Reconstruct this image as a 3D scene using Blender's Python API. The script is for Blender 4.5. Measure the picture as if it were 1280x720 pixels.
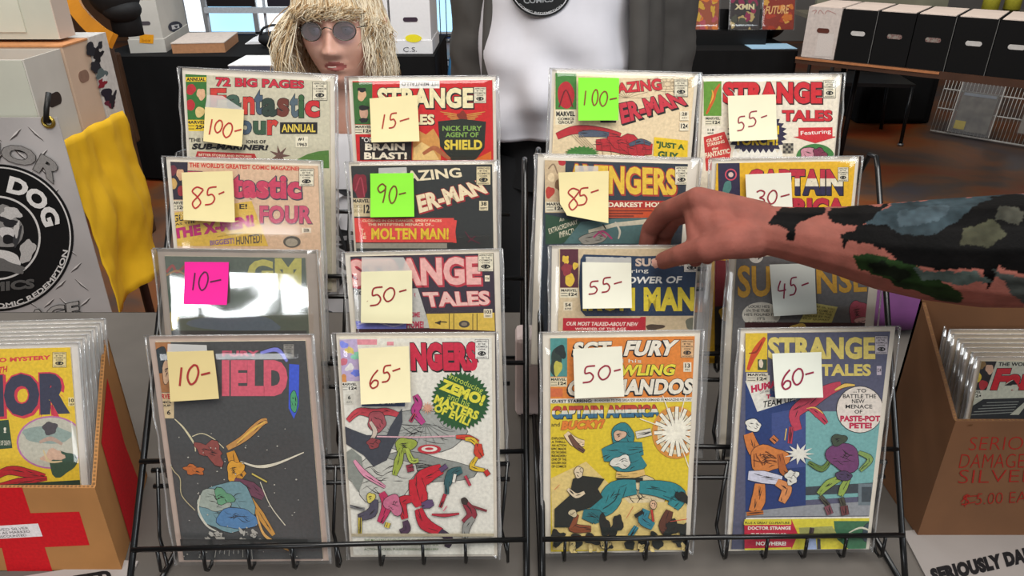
import bpy, bmesh, math, random
from math import sin, cos, tan, pi, radians, atan2, sqrt, exp
from mathutils import Vector, Matrix, noise
random.seed(7)
for _o in list(bpy.data.objects):
    bpy.data.objects.remove(_o, do_unlink=True)
SC = bpy.context.scene
COL = SC.collection

# ------------------------------------------------------------------ camera
FPX, CX, CY = 925.0, 640.0, 360.0
PITCH = radians(27.0)
CAM = Vector((0, 0, 1.5))
cam_data = bpy.data.cameras.new('camera')
cam_data.sensor_width = 36.0
cam_data.lens = 36.0 * FPX / 1280.0
cam_data.clip_start = 0.02
cam = bpy.data.objects.new('camera', cam_data)
cam.location = CAM
cam.rotation_euler = (pi / 2 - PITCH, 0, 0)
COL.objects.link(cam)
SC.camera = cam
RIGHT = Vector((1, 0, 0)); UPV = Vector((0, sin(PITCH), cos(PITCH))); FWD = Vector((0, cos(PITCH), -sin(PITCH)))

# ------------------------------------------------------------------ light
SC.view_settings.view_transform = 'Standard'
SC.view_settings.look = 'None'
SC.view_settings.gamma = 1.0
SC.view_settings.use_curve_mapping = False
SC.view_settings.exposure = 0.0
W = bpy.data.worlds.new('hall_air'); SC.world = W; W.use_nodes = True
W.node_tree.nodes['Background'].inputs[0].default_value = (0.93, 0.96, 1.0, 1)
W.node_tree.nodes['Background'].inputs[1].default_value = 0.16

def area(name, loc, target, sx, sy, power, color):
    l = bpy.data.lights.new(name, 'AREA'); l.shape = 'RECTANGLE'; l.size = sx; l.size_y = sy
    l.energy = power; l.color = color
    o = bpy.data.objects.new(name, l); COL.objects.link(o); o.location = loc
    o.rotation_euler = (Vector(target) - Vector(loc)).to_track_quat('-Z', 'Y').to_euler()
    return o
area('ceiling_light_panel', (0.25, -0.35, 3.2), (0.1, 0.85, 0.9), 2.2, 1.2, 76, (1.0, 0.97, 0.92))
area('ceiling_light_panel', (-1.7, 1.5, 3.3), (-1.5, 2.3, 0.4), 1.3, 1.3, 34, (1.0, 0.94, 0.86))
area('ceiling_light_panel', (1.8, 3.4, 3.4), (1.7, 4.6, 0.3), 1.6, 1.2, 40, (1.0, 0.92, 0.82))
area('ceiling_light_panel', (-1.2, 3.6, 3.4), (-1.3, 4.6, 0.5), 1.6, 1.4, 70, (0.92, 0.97, 1.0))
area('daylight_window', (2.9, -1.6, 3.3), (0.3, 1.0, 1.0), 1.8, 1.0, 62, (0.86, 0.94, 1.0))
area('daylight_window', (-1.95, -3.2, 1.09), (-0.35, 0.8, 1.05), 1.15, 0.66, 27, (0.95, 0.98, 1.0))

# ------------------------------------------------------------------ pixel rays (surveying the photograph)
def ray(px, py):
    return RIGHT * ((px - CX) / FPX) + UPV * (-(py - CY) / FPX) + FWD
def at(px, py, d):
    return CAM + ray(px, py) * d
def on_z(px, py, z):
    r = ray(px, py); return CAM + r * ((z - CAM.z) / r.z)
def on_y(px, py, y):
    r = ray(px, py); return CAM + r * (y / r.y)
def on_x(px, py, x):
    r = ray(px, py); return CAM + r * (x / r.x)
def project(p):
    v = Vector(p) - CAM; d = v.dot(FWD)
    return CX + FPX * v.dot(RIGHT) / d, CY - FPX * v.dot(UPV) / d

# ------------------------------------------------------------------ materials
def lin(h):
    if isinstance(h, tuple): return h
    h = h.lstrip('#'); c = [int(h[i:i + 2], 16) / 255 for i in (0, 2, 4)]
    return tuple((x / 12.92 if x <= 0.04045 else ((x + 0.055) / 1.055) ** 2.4) for x in c)
_M = {}
def mat(col, rough=0.6, metal=0.0, var=0.10, scale=60.0, bump=0.0, spec=0.5, emit=0.0, col2=None):
    key = (col, rough, metal, var, scale, bump, spec, emit, col2)
    if key in _M: return _M[key]
    m = bpy.data.materials.new('mat_%03d' % len(_M)); m.use_nodes = True
    nt = m.node_tree; N = nt.nodes; L = nt.links; b = N['Principled BSDF']
    c = lin(col)
    b.inputs['Roughness'].default_value = rough; b.inputs['Metallic'].default_value = metal
    b.inputs['Specular IOR Level'].default_value = spec
    tc = N.new('ShaderNodeTexCoord'); nz = N.new('ShaderNodeTexNoise')
    nz.inputs['Scale'].default_value = scale; nz.inputs['Detail'].default_value = 4.0
    L.new(tc.outputs['Object'], nz.inputs['Vector'])
    rp = N.new('ShaderNodeValToRGB')
    rp.color_ramp.elements[0].position = 0.3; rp.color_ramp.elements[1].position = 0.7
    if col2:
        c2 = lin(col2)
        rp.color_ramp.elements[0].color = (*c, 1); rp.color_ramp.elements[1].color = (*c2, 1)
    else:
        rp.color_ramp.elements[0].color = (*[x * (1 - var) for x in c], 1)
        rp.color_ramp.elements[1].color = (*[min(1, x * (1 + var)) for x in c], 1)
    L.new(nz.outputs['Fac'], rp.inputs['Fac']); L.new(rp.outputs['Color'], b.inputs['Base Color'])
    if bump:
        bp = N.new('ShaderNodeBump'); bp.inputs['Strength'].default_value = bump; bp.inputs['Distance'].default_value = 0.01
        L.new(nz.outputs['Fac'], bp.inputs['Height']); L.new(bp.outputs['Normal'], b.inputs['Normal'])
    if emit:
        L.new(rp.outputs['Color'], b.inputs['Emission Color']); b.inputs['Emission Strength'].default_value = emit
    _M[key] = m
    return m
def ink(col): return mat(col, 0.75, 0, 0.12, 260.0, 0.0, 0.25)
def film(name, tint, haze, base, rough, bump, scale=9.0):
    """clear plastic: transparent sheet with a fresnel reflection, a little haze and wrinkles"""
    if name in _M: return _M[name]
    m = bpy.data.materials.new(name); m.use_nodes = True; nt = m.node_tree; N = nt.nodes; L = nt.links
    N.remove(N['Principled BSDF']); out = N['Material Output']
    tr = N.new('ShaderNodeBsdfTransparent'); tr.inputs[0].default_value = (*lin(tint), 1)
    gl = N.new('ShaderNodeBsdfGlossy'); gl.inputs['Roughness'].default_value = rough
    df = N.new('ShaderNodeBsdfDiffuse'); df.inputs[0].default_value = (0.8, 0.8, 0.8, 1)
    mx0 = N.new('ShaderNodeMixShader'); mx0.inputs[0].default_value = haze
    L.new(tr.outputs[0], mx0.inputs[1]); L.new(df.outputs[0], mx0.inputs[2])
    tc = N.new('ShaderNodeTexCoord'); mp = N.new('ShaderNodeMapping'); mp.inputs['Scale'].default_value = (1.0, 1.0, 0.45)
    nz = N.new('ShaderNodeTexNoise'); nz.inputs['Scale'].default_value = scale; nz.inputs['Detail'].default_value = 2.0
    L.new(tc.outputs['Object'], mp.inputs[0]); L.new(mp.outputs[0], nz.inputs['Vector'])
    bp = N.new('ShaderNodeBump'); bp.inputs['Strength'].default_value = bump; bp.inputs['Distance'].default_value = 0.02
    L.new(nz.outputs['Fac'], bp.inputs['Height']); L.new(bp.outputs[0], gl.inputs['Normal'])
    fr = N.new('ShaderNodeLayerWeight'); fr.inputs['Blend'].default_value = 0.5; L.new(bp.outputs[0], fr.inputs['Normal'])
    pw = N.new('ShaderNodeMath'); pw.operation = 'POWER'; pw.inputs[1].default_value = 5.0; L.new(fr.outputs['Facing'], pw.inputs[0])
    ad = N.new('ShaderNodeMath'); ad.operation = 'ADD'; ad.inputs[1].default_value = base + 0.045; ad.use_clamp = True; L.new(pw.outputs[0], ad.inputs[0])
    mx = N.new('ShaderNodeMixShader'); L.new(ad.outputs[0], mx.inputs[0])
    L.new(mx0.outputs[0], mx.inputs[1]); L.new(gl.outputs[0], mx.inputs[2])
    L.new(mx.outputs[0], out.inputs['Surface'])
    _M[name] = m
    return m
BAG = lambda: film('clear_bag', '#fbfbfb', 0.015, 0.0, 0.07, 0.05)
BAG_SHINY = lambda: film('shiny_bag', '#f4f6f4', 0.05, 0.20, 0.10, 0.42, 6.0)
BAG_EDGE = lambda: film('bag_edge', '#f6f6f6', 0.22, 0.10, 0.10, 0.5, 40.0)
TAPE = lambda: film('clear_tape', '#f6f2e6', 0.34, 0.0, 0.35, 0.05)
WIRE = lambda: mat('#0b0b0c', 0.28, 0.0, 0.1, 40, 0.0, 0.6)

# ------------------------------------------------------------------ mesh builder
class MB:
    def __init__(s): s.bm = bmesh.new(); s.mats = []; s.mi = 0
    def use(s, m):
        if m not in s.mats: s.mats.append(m)
        s.mi = s.mats.index(m); return s
    def face(s, vs):
        try: f = s.bm.faces.new(vs)
        except ValueError: return None
        f.material_index = s.mi; return f
    def poly(s, pts): return s.face([s.bm.verts.new(p) for p in pts])
    def mesh(s, verts, faces):
        vs = [s.bm.verts.new(v) for v in verts]
        for f in faces: s.face([vs[i] for i in f])
    def hexa(s, p):                      # 8 corners: 0-3 bottom loop, 4-7 top loop
        s.mesh(p, [(3, 2, 1, 0), (4, 5, 6, 7), (0, 1, 5, 4), (1, 2, 6, 5), (2, 3, 7, 6), (3, 0, 4, 7)])
    def box(s, x0, y0, z0, x1, y1, z1):
        s.hexa([(x0, y0, z0), (x1, y0, z0), (x1, y1, z0), (x0, y1, z0), (x0, y0, z1), (x1, y0, z1), (x1, y1, z1), (x0, y1, z1)])
    def tube(s, path, r, n=8, caps=True, closed=False):
        path = [Vector(p) for p in path]; rs = r if isinstance(r, (list, tuple)) else [r] * len(path)
        rings = []; up = None; k = len(path)
        for i, p in enumerate(path):
            a = path[i - 1] if (i > 0 or closed) else path[i]
            b = path[(i + 1) % k] if (i < k - 1 or closed) else path[i]
            t = (b - a).normalized() if (b - a).length > 1e-9 else Vector((0, 0, 1))
            if up is None: up = Vector((0, 0, 1)) if abs(t.z) < 0.9 else Vector((1, 0, 0))
            u = t.cross(up).normalized(); up = u.cross(t).normalized()
            rings.append([s.bm.verts.new(p + (u * cos(2 * pi * j / n) + up * sin(2 * pi * j / n)) * rs[i]) for j in range(n)])
        m = k if closed else k - 1
        for i in range(m):
            A, B = rings[i], rings[(i + 1) % k]
            for j in range(n): 
                f = s.face([A[j], A[(j + 1) % n], B[(j + 1) % n], B[j]])
                if f: f.smooth = True
        if caps and not closed:
            s.face(rings[0][::-1]); s.face(rings[-1])
    def cyl(s, p0, p1, r, n=16): s.tube([p0, p1], r, n)
    def ball(s, c, r, nu=16, nv=10, sc=(1, 1, 1)):
        c = Vector(c); vs = []; fs = []
        for i in range(nv + 1):
            th = pi * i / nv
            for j in range(nu):
                ph = 2 * pi * j / nu
                vs.append(c + Vector((r * sc[0] * sin(th) * cos(ph), r * sc[1] * sin(th) * sin(ph), r * sc[2] * cos(th))))
        k0 = len(s.bm.faces)
        for i in range(nv):
            for j in range(nu):
                fs.append((i * nu + j, i * nu + (j + 1) % nu, (i + 1) * nu + (j + 1) % nu, (i + 1) * nu + j))
        s.mesh(vs, fs)
        s.bm.faces.ensure_lookup_table()
        for f in s.bm.faces[k0:]: f.smooth = True
    def capsule(s, p0, r0, p1, r1, sq=None):
        pts = []
        for p, r in ((Vector(p0), r0), (Vector(p1), r1)):
            for i in range(1, 8):
                th = pi * i / 8
                for j in range(12):
                    ph = 2 * pi * j / 12
                    v = Vector((sin(th) * cos(ph), sin(th) * sin(ph), cos(th))) * r
                    if sq: v = sq @ v
                    pts.append(p + v)
        b = bmesh.new(); [b.verts.new(p) for p in pts]
        bmesh.ops.convex_hull(b, input=b.verts)
        b.verts.ensure_lookup_table(); b.verts.index_update()
        use = {}
        for f in b.faces:
            for v in f.verts:
                if v.index not in use: use[v.index] = s.bm.verts.new(v.co)
        for f in b.faces: s.face([use[v.index] for v in f.verts])
        b.free()
    def build(s, name, parent=None, mats=None, smooth=None, weld=False, bevel=0.0, recalc=True):
        if weld: bmesh.ops.remove_doubles(s.bm, verts=s.bm.verts, dist=1e-5)
        if recalc: bmesh.ops.recalc_face_normals(s.bm, faces=s.bm.faces)
        me = bpy.data.meshes.new(name); s.bm.to_mesh(me); s.bm.free()
        for m in (mats or s.mats): me.materials.append(m)
        if smooth is not None:
            for p in me.polygons: p.use_smooth = smooth
        o = bpy.data.objects.new(name, me); COL.objects.link(o)
        if parent: o.parent = parent
        if bevel:
            md = o.modifiers.new('bevel', 'BEVEL'); md.width = bevel; md.segments = 2; md.limit_method = 'ANGLE'
        return o
def tag(o, label=None, cat=None, group=None, kind=None):
    if label: o['label'] = label
    if cat: o['category'] = cat
    if group: o['group'] = group
    if kind: o['kind'] = kind
    return o
def thing(name, label, cat, loc=(0, 0, 0), rz=0.0, group=None, M=None):
    o = bpy.data.objects.new(name, None); COL.objects.link(o); o.empty_display_size = 0.05
    if M is not None: o.matrix_world = M
    else: o.location = loc; o.rotation_euler = (0, 0, rz)
    return tag(o, label, cat, group)
def copy_tree(o, parent=None):
    c = o.copy(); COL.objects.link(c); c.parent = parent
    for ch in list(o.children): copy_tree(ch, c)
    return c

# ------------------------------------------------------------------ lettering
_T = {}
def _raw_text(s, bold, sp=1.0):
    k = (s, bold, sp)
    if k not in _T:
        cu = bpy.data.curves.new('t', 'FONT'); cu.body = s; cu.size = 1.0; cu.offset = bold; cu.resolution_u = 3; cu.space_character = sp
        ob = bpy.data.objects.new('t', cu); COL.objects.link(ob)
        me = bpy.data.meshes.new_from_object(ob.evaluated_get(bpy.context.evaluated_depsgraph_get()))
        vs = [(v.co.x, v.co.y) for v in me.vertices]; fs = [tuple(p.vertices) for p in me.polygons]
        bpy.data.objects.remove(ob); bpy.data.curves.remove(cu); bpy.data.meshes.remove(me)
        _T[k] = (vs, fs)
    return _T[k]
def text_shape(s, bold=0.02, ref=None):
    """glyph outline normalised to 0..1 in u (right) and v (down); ref = the weight whose box is the unit box"""
    sp = 1.0 + 1.5 * max(0.0, (bold if ref is None else ref) - .02)
    rv, _ = _raw_text(s, bold if ref is None else ref, sp)
    x0 = min(p[0] for p in rv); x1 = max(p[0] for p in rv); y0 = min(p[1] for p in rv); y1 = max(p[1] for p in rv)
    vs, fs = _raw_text(s, bold, sp)
    w = max(x1 - x0, 1e-6); h = max(y1 - y0, 1e-6)
    return [((x - x0) / w, 1 - (y - y0) / h) for x, y in vs], fs
def quad_map(q):
    (ax, ay), (bx, by), (cx, cy), (dx, dy) = q      # TL TR BR BL
    def f(u, v):
        return ((1 - v) * ((1 - u) * ax + u * bx) + v * ((1 - u) * dx + u * cx),
                (1 - v) * ((1 - u) * ay + u * by) + v * ((1 - u) * dy + u * cy))
    return f
def rect(x0, y0, x1, y1): return [(x0, y0), (x1, y0), (x1, y1), (x0, y1)]
def arc_map(cx, cy, r_out, r_in, a0, a1, ky=1.0):   # angles in degrees, counter-clockwise, text runs a0 -> a1
    def f(u, v):
        a = radians(a0 + (a1 - a0) * u); r = r_out + (r_in - r_out) * v
        return cx + r * cos(a), cy - r * sin(a) * ky
    return f
def smooth_path(pts, n=5, closed=False):
    out = []; k = len(pts)
    rng = range(k) if closed else range(k - 1)
    for i in rng:
        p0 = pts[(i - 1) % k] if (closed or i > 0) else pts[i]
        p1 = pts[i]; p2 = pts[(i + 1) % k]
        p3 = pts[(i + 2) % k] if (closed or i + 2 < k) else p2
        for j in range(n):
            t = j / n
            out.append(tuple(0.5 * (2 * p1[a] + (-p0[a] + p2[a]) * t + (2 * p0[a] - 5 * p1[a] + 4 * p2[a] - p3[a]) * t * t
                       + (-p0[a] + 3 * p1[a] - 3 * p2[a] + p3[a]) * t ** 3) for a in range(len(p1))))
    if not closed: out.append(tuple(pts[-1]))
    return out
GLYPH = {
    '0': [[(0.55, 0), (0.15, 0.25), (0.0, 0.65), (0.3, 1.0), (0.75, 0.85), (1.0, 0.4), (0.85, 0.05), (0.5, 0.0)]],
    '1': [[(0.8, 0), (0.2, 1)]],
    '3': [[(0.1, 0.12), (0.5, 0), (0.9, 0.12), (0.75, 0.38), (0.4, 0.5), (0.8, 0.6), (0.85, 0.82), (0.45, 1), (0.0, 0.95)]],
    '4': [[(0.3, 0.0), (0.0, 0.55), (0.95, 0.5)], [(0.8, 0.15), (0.65, 1.0)]],
    '5': [[(1.0, 0.0), (0.3, 0.08), (0.2, 0.45), (0.6, 0.42), (0.85, 0.65), (0.6, 0.93), (0.0, 1.0)]],
    '6': [[(0.85, 0.0), (0.3, 0.35), (0.02, 0.75), (0.3, 1.0), (0.8, 0.88), (0.85, 0.62), (0.45, 0.58), (0.1, 0.8)]],
    '8': [[(0.95, 0.1), (0.45, 0.0), (0.1, 0.2), (0.5, 0.45), (0.8, 0.75), (0.4, 1.0), (0.15, 0.75), (0.6, 0.42), (0.98, 0.12)]],
    '9': [[(0.9, 0.15), (0.5, 0.0), (0.05, 0.22), (0.3, 0.45), (0.8, 0.3), (0.9, 0.1), (0.8, 0.55), (0.6, 1.0)]],
    '-': [[(0.0, 0.8), (1.0, 0.2)]],
    '.': [[(0.4, 0.9), (0.5, 1.0)]],
}
# ------------------------------------------------------------------ flat print on a plane (covers, labels, notes)
class Sheet:
    """printed matter: coloured shapes laid as ink films on the front (-Y) of a local X/Z plane"""
    def __init__(s, M, o=(0, 0), k=1.0, step=0.000009, y0=0.0, mb=None):
        s.M = M; s.Mi = M.inverted(); s.o = o; s.k = k; s.step = step; s.y = y0
        s.mb = mb or MB(); s.yf = lambda x, z: 0.0; s.ol = None
        s.n = (M.to_3x3() @ Vector((0, 1, 0))); s.p = M.translation.copy()
    def px(s, x, y): return (s.o[0] + x / s.k, s.o[1] + y / s.k)
    def loc(s, x, y):
        r = ray(*s.px(x, y)); t = (s.p - CAM).dot(s.n) / r.dot(s.n)
        v = s.Mi @ (CAM + r * t); return v.x, v.z
    def up(s): s.y -= s.step; return s.y
    def poly(s, col, pts, raw=False):
        y = s.up(); s.mb.use(col if not isinstance(col, str) else ink(col))
        q = [s.loc(*p) for p in pts]
        s.mb.poly([(a, y + s.yf(a, b), b) for a, b in q]); return s
    def R(s, col, x0, y0, x1, y1): return s.poly(col, rect(x0, y0, x1, y1))
    def E(s, col, cx, cy, rx, ry, n=28): return s.poly(col, [(cx + rx * cos(2 * pi * i / n), cy + ry * sin(2 * pi * i / n)) for i in range(n)])
    def burst(s, col, cx, cy, r0, r1, n=24, ky=1.0):
        return s.poly(col, [(cx + (r0 if i % 2 else r1) * cos(pi * i / n), cy + ky * (r0 if i % 2 else r1) * sin(pi * i / n)) for i in range(2 * n)])
    def blob(s, col, cx, cy, rx, ry, rot=0.0, seed=0, rough=0.3, n=22):
        if s.ol and min(rx, ry) > 14:
            o_, s.ol = s.ol, None
            s.blob(o_[0], cx, cy, rx + o_[1], ry + o_[1], rot, seed, rough, n); s._blob(col, cx, cy, rx, ry, rot, seed, rough, n)
            rnd = random.Random(seed * 7 + 1); c, d = cos(radians(rot)), sin(radians(rot))
            for k in range(int(3 + min(rx, ry) / 9)):
                a, b = rnd.uniform(-.55, .55) * rx, rnd.uniform(-.55, .55) * ry; l = rnd.uniform(.12, .3) * rx; e = rnd.uniform(-.25, .25) * ry
                P = [(a - l, b - e), (a, b + e * .6), (a + l, b + e)]; s.stroke(o_[0], [(cx + x * c - y * d, cy + x * d + y * c) for x, y in P], rnd.uniform(2.5, 6), .85)
            s.ol = o_; return s
        return s._blob(col, cx, cy, rx, ry, rot, seed, rough, n)
    def _blob(s, col, cx, cy, rx, ry, rot=0.0, seed=0, rough=0.3, n=22):
        rnd = random.Random(seed); a = [rnd.uniform(-1, 1) for _ in range(6)]; pts = []
        c, d = cos(radians(rot)), sin(radians(rot))
        for i in range(n):
            t = 2 * pi * i / n
            k = 1 + rough * (a[0] * cos(2 * t + a[3] * 3) + a[1] * cos(3 * t + a[4] * 3) + a[2] * cos(5 * t + a[5] * 3)) * 0.6
            x, y = rx * k * cos(t), ry * k * sin(t); pts.append((cx + x * c - y * d, cy + x * d + y * c))
        return s.poly(col, pts)
    def stroke(s, col, pts, w, taper=0.0, smooth=True):
        if s.ol and w > 15 and len(pts) > 1:
            o_, s.ol = s.ol, None
            s.stroke(o_[0], pts, w + 2 * o_[1], taper, smooth); s.stroke(col, pts, w, taper, smooth)
            if w > 26:
                rnd = random.Random(int(pts[0][0] * 3 + w)); P = smooth_path(pts, 4) if len(pts) > 2 else [pts[0], tuple((a + b) / 2 for a, b in zip(*pts)), pts[1]]
                for k in range(2 + int(w / 16)):
                    i = rnd.randrange(len(P) - 1); x, y = P[i]; x2, y2 = P[min(i + 2, len(P) - 1)]; ox, oy = rnd.uniform(-.25, .25) * w, rnd.uniform(-.25, .25) * w
                    s.stroke(o_[0], [(x + ox, y + oy), ((x + x2) / 2 + ox * .6, (y + y2) / 2 + oy * .6), (x2 + ox * .4, y2 + oy * .4)], rnd.uniform(2.5, 6), .8)
            s.ol = o_; return s
        P = smooth_path(pts) if smooth and len(pts) > 2 else pts
        L, Rr = [], []; k = len(P)
        for i, p in enumerate(P):
            a = P[max(i - 1, 0)]; b = P[min(i + 1, k - 1)]
            dx, dy = b[0] - a[0], b[1] - a[1]; l = sqrt(dx * dx + dy * dy) or 1
            ww = w * (1 - taper * abs(2 * i / max(k - 1, 1) - 1)) / 2
            L.append((p[0] - dy / l * ww, p[1] + dx / l * ww)); Rr.append((p[0] + dy / l * ww, p[1] - dx / l * ww))
        y = s.up(); s.mb.use(col if not isinstance(col, str) else ink(col))
        A = [s.mb.bm.verts.new((u, y + s.yf(u, v), v)) for u, v in (s.loc(*p) for p in L)]
        B = [s.mb.bm.verts.new((u, y + s.yf(u, v), v)) for u, v in (s.loc(*p) for p in Rr)]
        for i in range(k - 1): s.mb.face([A[i], A[i + 1], B[i + 1], B[i]])
        return s
    def T(s, txt, col, q, bold=0.03, edge=None, ew=0.05, shift=(0, 0), bands=None):
        """lettering fitted to a quad (TL TR BR BL), a rect, or a mapping; edge = outline/shadow colour"""
        if callable(q): f = q
        else:
            if len(q) == 4 and not isinstance(q[0], tuple): q = rect(*q)
            f = quad_map(q)
        bold *= .85; ew *= .55
        if edge:
            for sh in ((0, 0), shift) if shift != (0, 0) else ((0, 0),):
                vs, fs = text_shape(txt, bold + ew, bold); s._put(vs, fs, lambda u, v, sh=sh: (f(u, v)[0] + sh[0], f(u, v)[1] + sh[1]), edge)
        vs, fs = text_shape(txt, bold)
        if bands:
            lo = 0.0
            for hi, c in bands:
                v2, f2 = clip_band(vs, fs, lo, hi); s._put(v2, f2, f, c); lo = hi
        else: s._put(vs, fs, f, col)
        return s
    def _put(s, vs, fs, f, col):
        y = s.up(); s.mb.use(col if not isinstance(col, str) else ink(col))
        V = []
        for u, v in vs:
            a, b = s.loc(*f(u, v)); V.append((a, y + s.yf(a, b), b))
        s.mb.mesh(V, fs)
    def write(s, col, items, w):
        for ch, x0, y0, x1, y1 in items:
            for g in GLYPH[ch]:
                s.stroke(col, [(x0 + a * (x1 - x0), y0 + b * (y1 - y0)) for a, b in g], w)
        return s
    def seal(s, x0, y0, x1, y1, paper='#ddd4bb', dark='#1d1c1c'):
        w = x1 - x0; h = y1 - y0
        s.R(dark, x0, y0, x1, y1); s.R(paper, x0 + w * .03, y0 + h * .02, x1 - w * .03, y1 - h * .02)
        for i, t in enumerate(('APPROVED', 'BY THE', 'COMICS', 'CODE')):
            d = 0.08 if i in (0, 2) else 0.24
            s.T(t, dark, (x0 + w * d, y0 + h * (.06 + .135 * i), x1 - w * d, y0 + h * (.15 + .135 * i)), 0.03)
        s.E(dark, (x0 + x1) / 2, y0 + h * .72, w * .3, h * .12); s.T('C  A', paper, (x0 + w * .3, y0 + h * .66, x1 - w * .3, y0 + h * .78), 0.01)
        s.T('AUTHORITY', dark, (x0 + w * .1, y0 + h * .88, x1 - w * .1, y0 + h * .95), 0.03)
        return s
    def price(s, x0, y0, x1, y1, p='12\u00a2', paper='#d9cfb4', dark='#1d1c1c'):
        w = x1 - x0; h = y1 - y0
        s.R(paper, x0, y0, x1, y1).T('MARVEL', dark, (x0 + w * .06, y0 + h * .08, x1 - w * .06, y0 + h * .36), 0.04)
        s.R(dark, x0 + w * .05, y0 + h * .5, x0 + w * .42, y0 + h * .56); s.R(dark, x0 + w * .05, y0 + h * .78, x0 + w * .42, y0 + h * .84)
        s.T(p, dark, (x0 + w * .48, y0 + h * .46, x1 - w * .06, y0 + h * .92), 0.05)
        return s
def clip_band(vs, fs, lo, hi):
    b = bmesh.new(); V = [b.verts.new((u, v, 0)) for u, v in vs]
    for f in fs:
        try: b.faces.new([V[i] for i in f])
        except ValueError: pass
    for co, no in (((0, lo, 0), (0, -1, 0)), ((0, hi, 0), (0, 1, 0))):
        bmesh.ops.bisect_plane(b, geom=b.verts[:] + b.edges[:] + b.faces[:], plane_co=co, plane_no=no, clear_outer=True)
    b.verts.index_update(); out = ([(v.co.x, v.co.y) for v in b.verts], [tuple(v.index for v in f.verts) for f in b.faces]); b.free()
    return out
def frame(origin, ex, up):
    ex = Vector(ex).normalized(); up = Vector(up); up = (up - ex * up.dot(ex)).normalized(); ey = up.cross(ex)
    M = Matrix((ex, ey, up)).transposed().to_4x4(); M.translation = origin
    return M
# ------------------------------------------------------------------ clear comic bags
def bag_mesh(w, h, shiny=False, seed=0, bulge=0.0012, thin=False, xr=0.0):
    mb = MB(); nx, nz = 14, 20
    x0, x1, z0, z1 = -w / 2 - 0.004, w / 2 + 0.0045 + xr, -0.003, h + 0.001
    def grid(front):
        V = []
        for j in range(nz + 1):
            row = []
            for i in range(nx + 1):
                u = (0, .017)[i] if i < 2 else (1 - (0, .017)[nx - i] if i > nx - 2 else .017 + .966 * (i - 1) / (nx - 2)); v = j / nz
                e = min(u, 1 - u, v, 1 - v); ramp = min(1, e / 0.017)
                nn = noise.noise(Vector((u * 3.1 + seed * 7.3, v * 4.2, seed * 1.7))) * bulge * (5.0 if shiny else 1.0)
                y = ((-0.0030 if thin else -0.0046) - abs(nn) * (.2 if thin else 1)) * ramp if front else (.0042 if thin else 0.0055) * ramp
                row.append(mb.bm.verts.new((x0 + (x1 - x0) * u, y + 0.0005, z0 + (z1 - z0) * v)))
            V.append(row)
        return V
    F = grid(True); B = grid(False)
    mats = [BAG_SHINY() if shiny else BAG(), BAG_EDGE()]
    for V, fr in ((F, 1), (B, 0)):
        for j in range(nz):
            for i in range(nx):
                mb.use(mats[1] if i in (0, nx - 1) or (xr > .01 and i == nx - 2) else mats[0]) if fr else mb.use(mats[0])
                f = mb.face([V[j][i], V[j][i + 1], V[j + 1][i + 1], V[j + 1][i]][::1 if fr else -1])
                if f: f.smooth = True
    return mb
def edge_beads(w, h, seed):
    mb = MB().use(BAG_EDGE()); rnd = random.Random(seed)
    for sx in (-1, 1):
        xs = sx * (w / 2 + 0.0035)
        mb.tube([(xs + rnd.uniform(-.0012, .0012), -0.0005 + rnd.uniform(-.001, .001), -0.003 + (h + 0.003) * i / 12) for i in range(13)], 0.0011, 6)
    mb.tube([(-w / 2 - .004, 0, h + .001), (w / 2 + .004, 0, h + .001)], 0.0008, 6)
    return mb

def clip_print(bm, xl, xr, z0, z1):
    """trim the printed faces (in front of y=0) to the cover's edges"""
    for co, no in (((xl, 0, 0), (-1, 0, 0)), ((xr, 0, 0), (1, 0, 0)), ((0, 0, z0), (0, 0, -1)), ((0, 0, z1), (0, 0, 1))):
        fs = [f for f in bm.faces if max(v.co.y for v in f.verts) < 0]
        g = list({e for f in fs for e in f.edges}) + list({v for f in fs for v in f.verts}) + fs
        bmesh.ops.bisect_plane(bm, geom=g, plane_co=co, plane_no=no)
    out = []
    for f in bm.faces:
        c = f.calc_center_median()
        if max(v.co.y for v in f.verts) < 0 and not (xl - 1e-6 < c.x < xr + 1e-6 and z0 - 1e-6 < c.z < z1 + 1e-6): out.append(f)
    bmesh.ops.delete(bm, geom=out, context='FACES')
# ================================================================== the hall
def struct(o): o['kind'] = 'structure'; return o
def floor_mat():
    m = bpy.data.materials.new('stained_concrete'); m.use_nodes = True; nt = m.node_tree; N = nt.nodes; L = nt.links; b = N['Principled BSDF']
    tc = N.new('ShaderNodeTexCoord'); n1 = N.new('ShaderNodeTexNoise'); n1.inputs['Scale'].default_value = 1.3; n1.inputs['Detail'].default_value = 6; n1.inputs['Distortion'].default_value = 0.8
    L.new(tc.outputs['Object'], n1.inputs['Vector']); r = N.new('ShaderNodeValToRGB'); L.new(n1.outputs['Fac'], r.inputs[0])
    e = r.color_ramp.elements; e[0].position = 0.32; e[0].color = (*lin('#4e4c54'), 1); e[1].position = 0.64; e[1].color = (*lin('#8f3c16'), 1)
    x = e.new(0.43); x.color = (*lin('#5e4a40'), 1); x = e.new(0.53); x.color = (*lin('#85512c'), 1)
    L.new(r.outputs[0], b.inputs['Base Color']); b.inputs['Roughness'].default_value = 0.45
    return m
f = MB().use(floor_mat()); f.box(-9, -3.5, -0.08, 9, 10, 0.0); struct(f.build('floor'))
w = MB().use(mat('#6d4c33', 0.7, 0, .25, 3)); w.box(-9, 10, 0, -4.35, 10.15, 3.6); w.box(-4.35, 10, 1.9 + .7, -0.6, 10.15, 3.6)
w.use(mat('#8d8a86', 0.8, 0, .08, 3)); w.box(-0.6, 10, 0, 9, 10.15, 3.6); struct(w.build('wall_back'))
wl = MB().use(mat('#5c4634', 0.8, 0, .2, 3)); wl.box(-9.15, -3.5, 0, -9, 10.15, 3.6); struct(wl.build('wall_left'))
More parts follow.
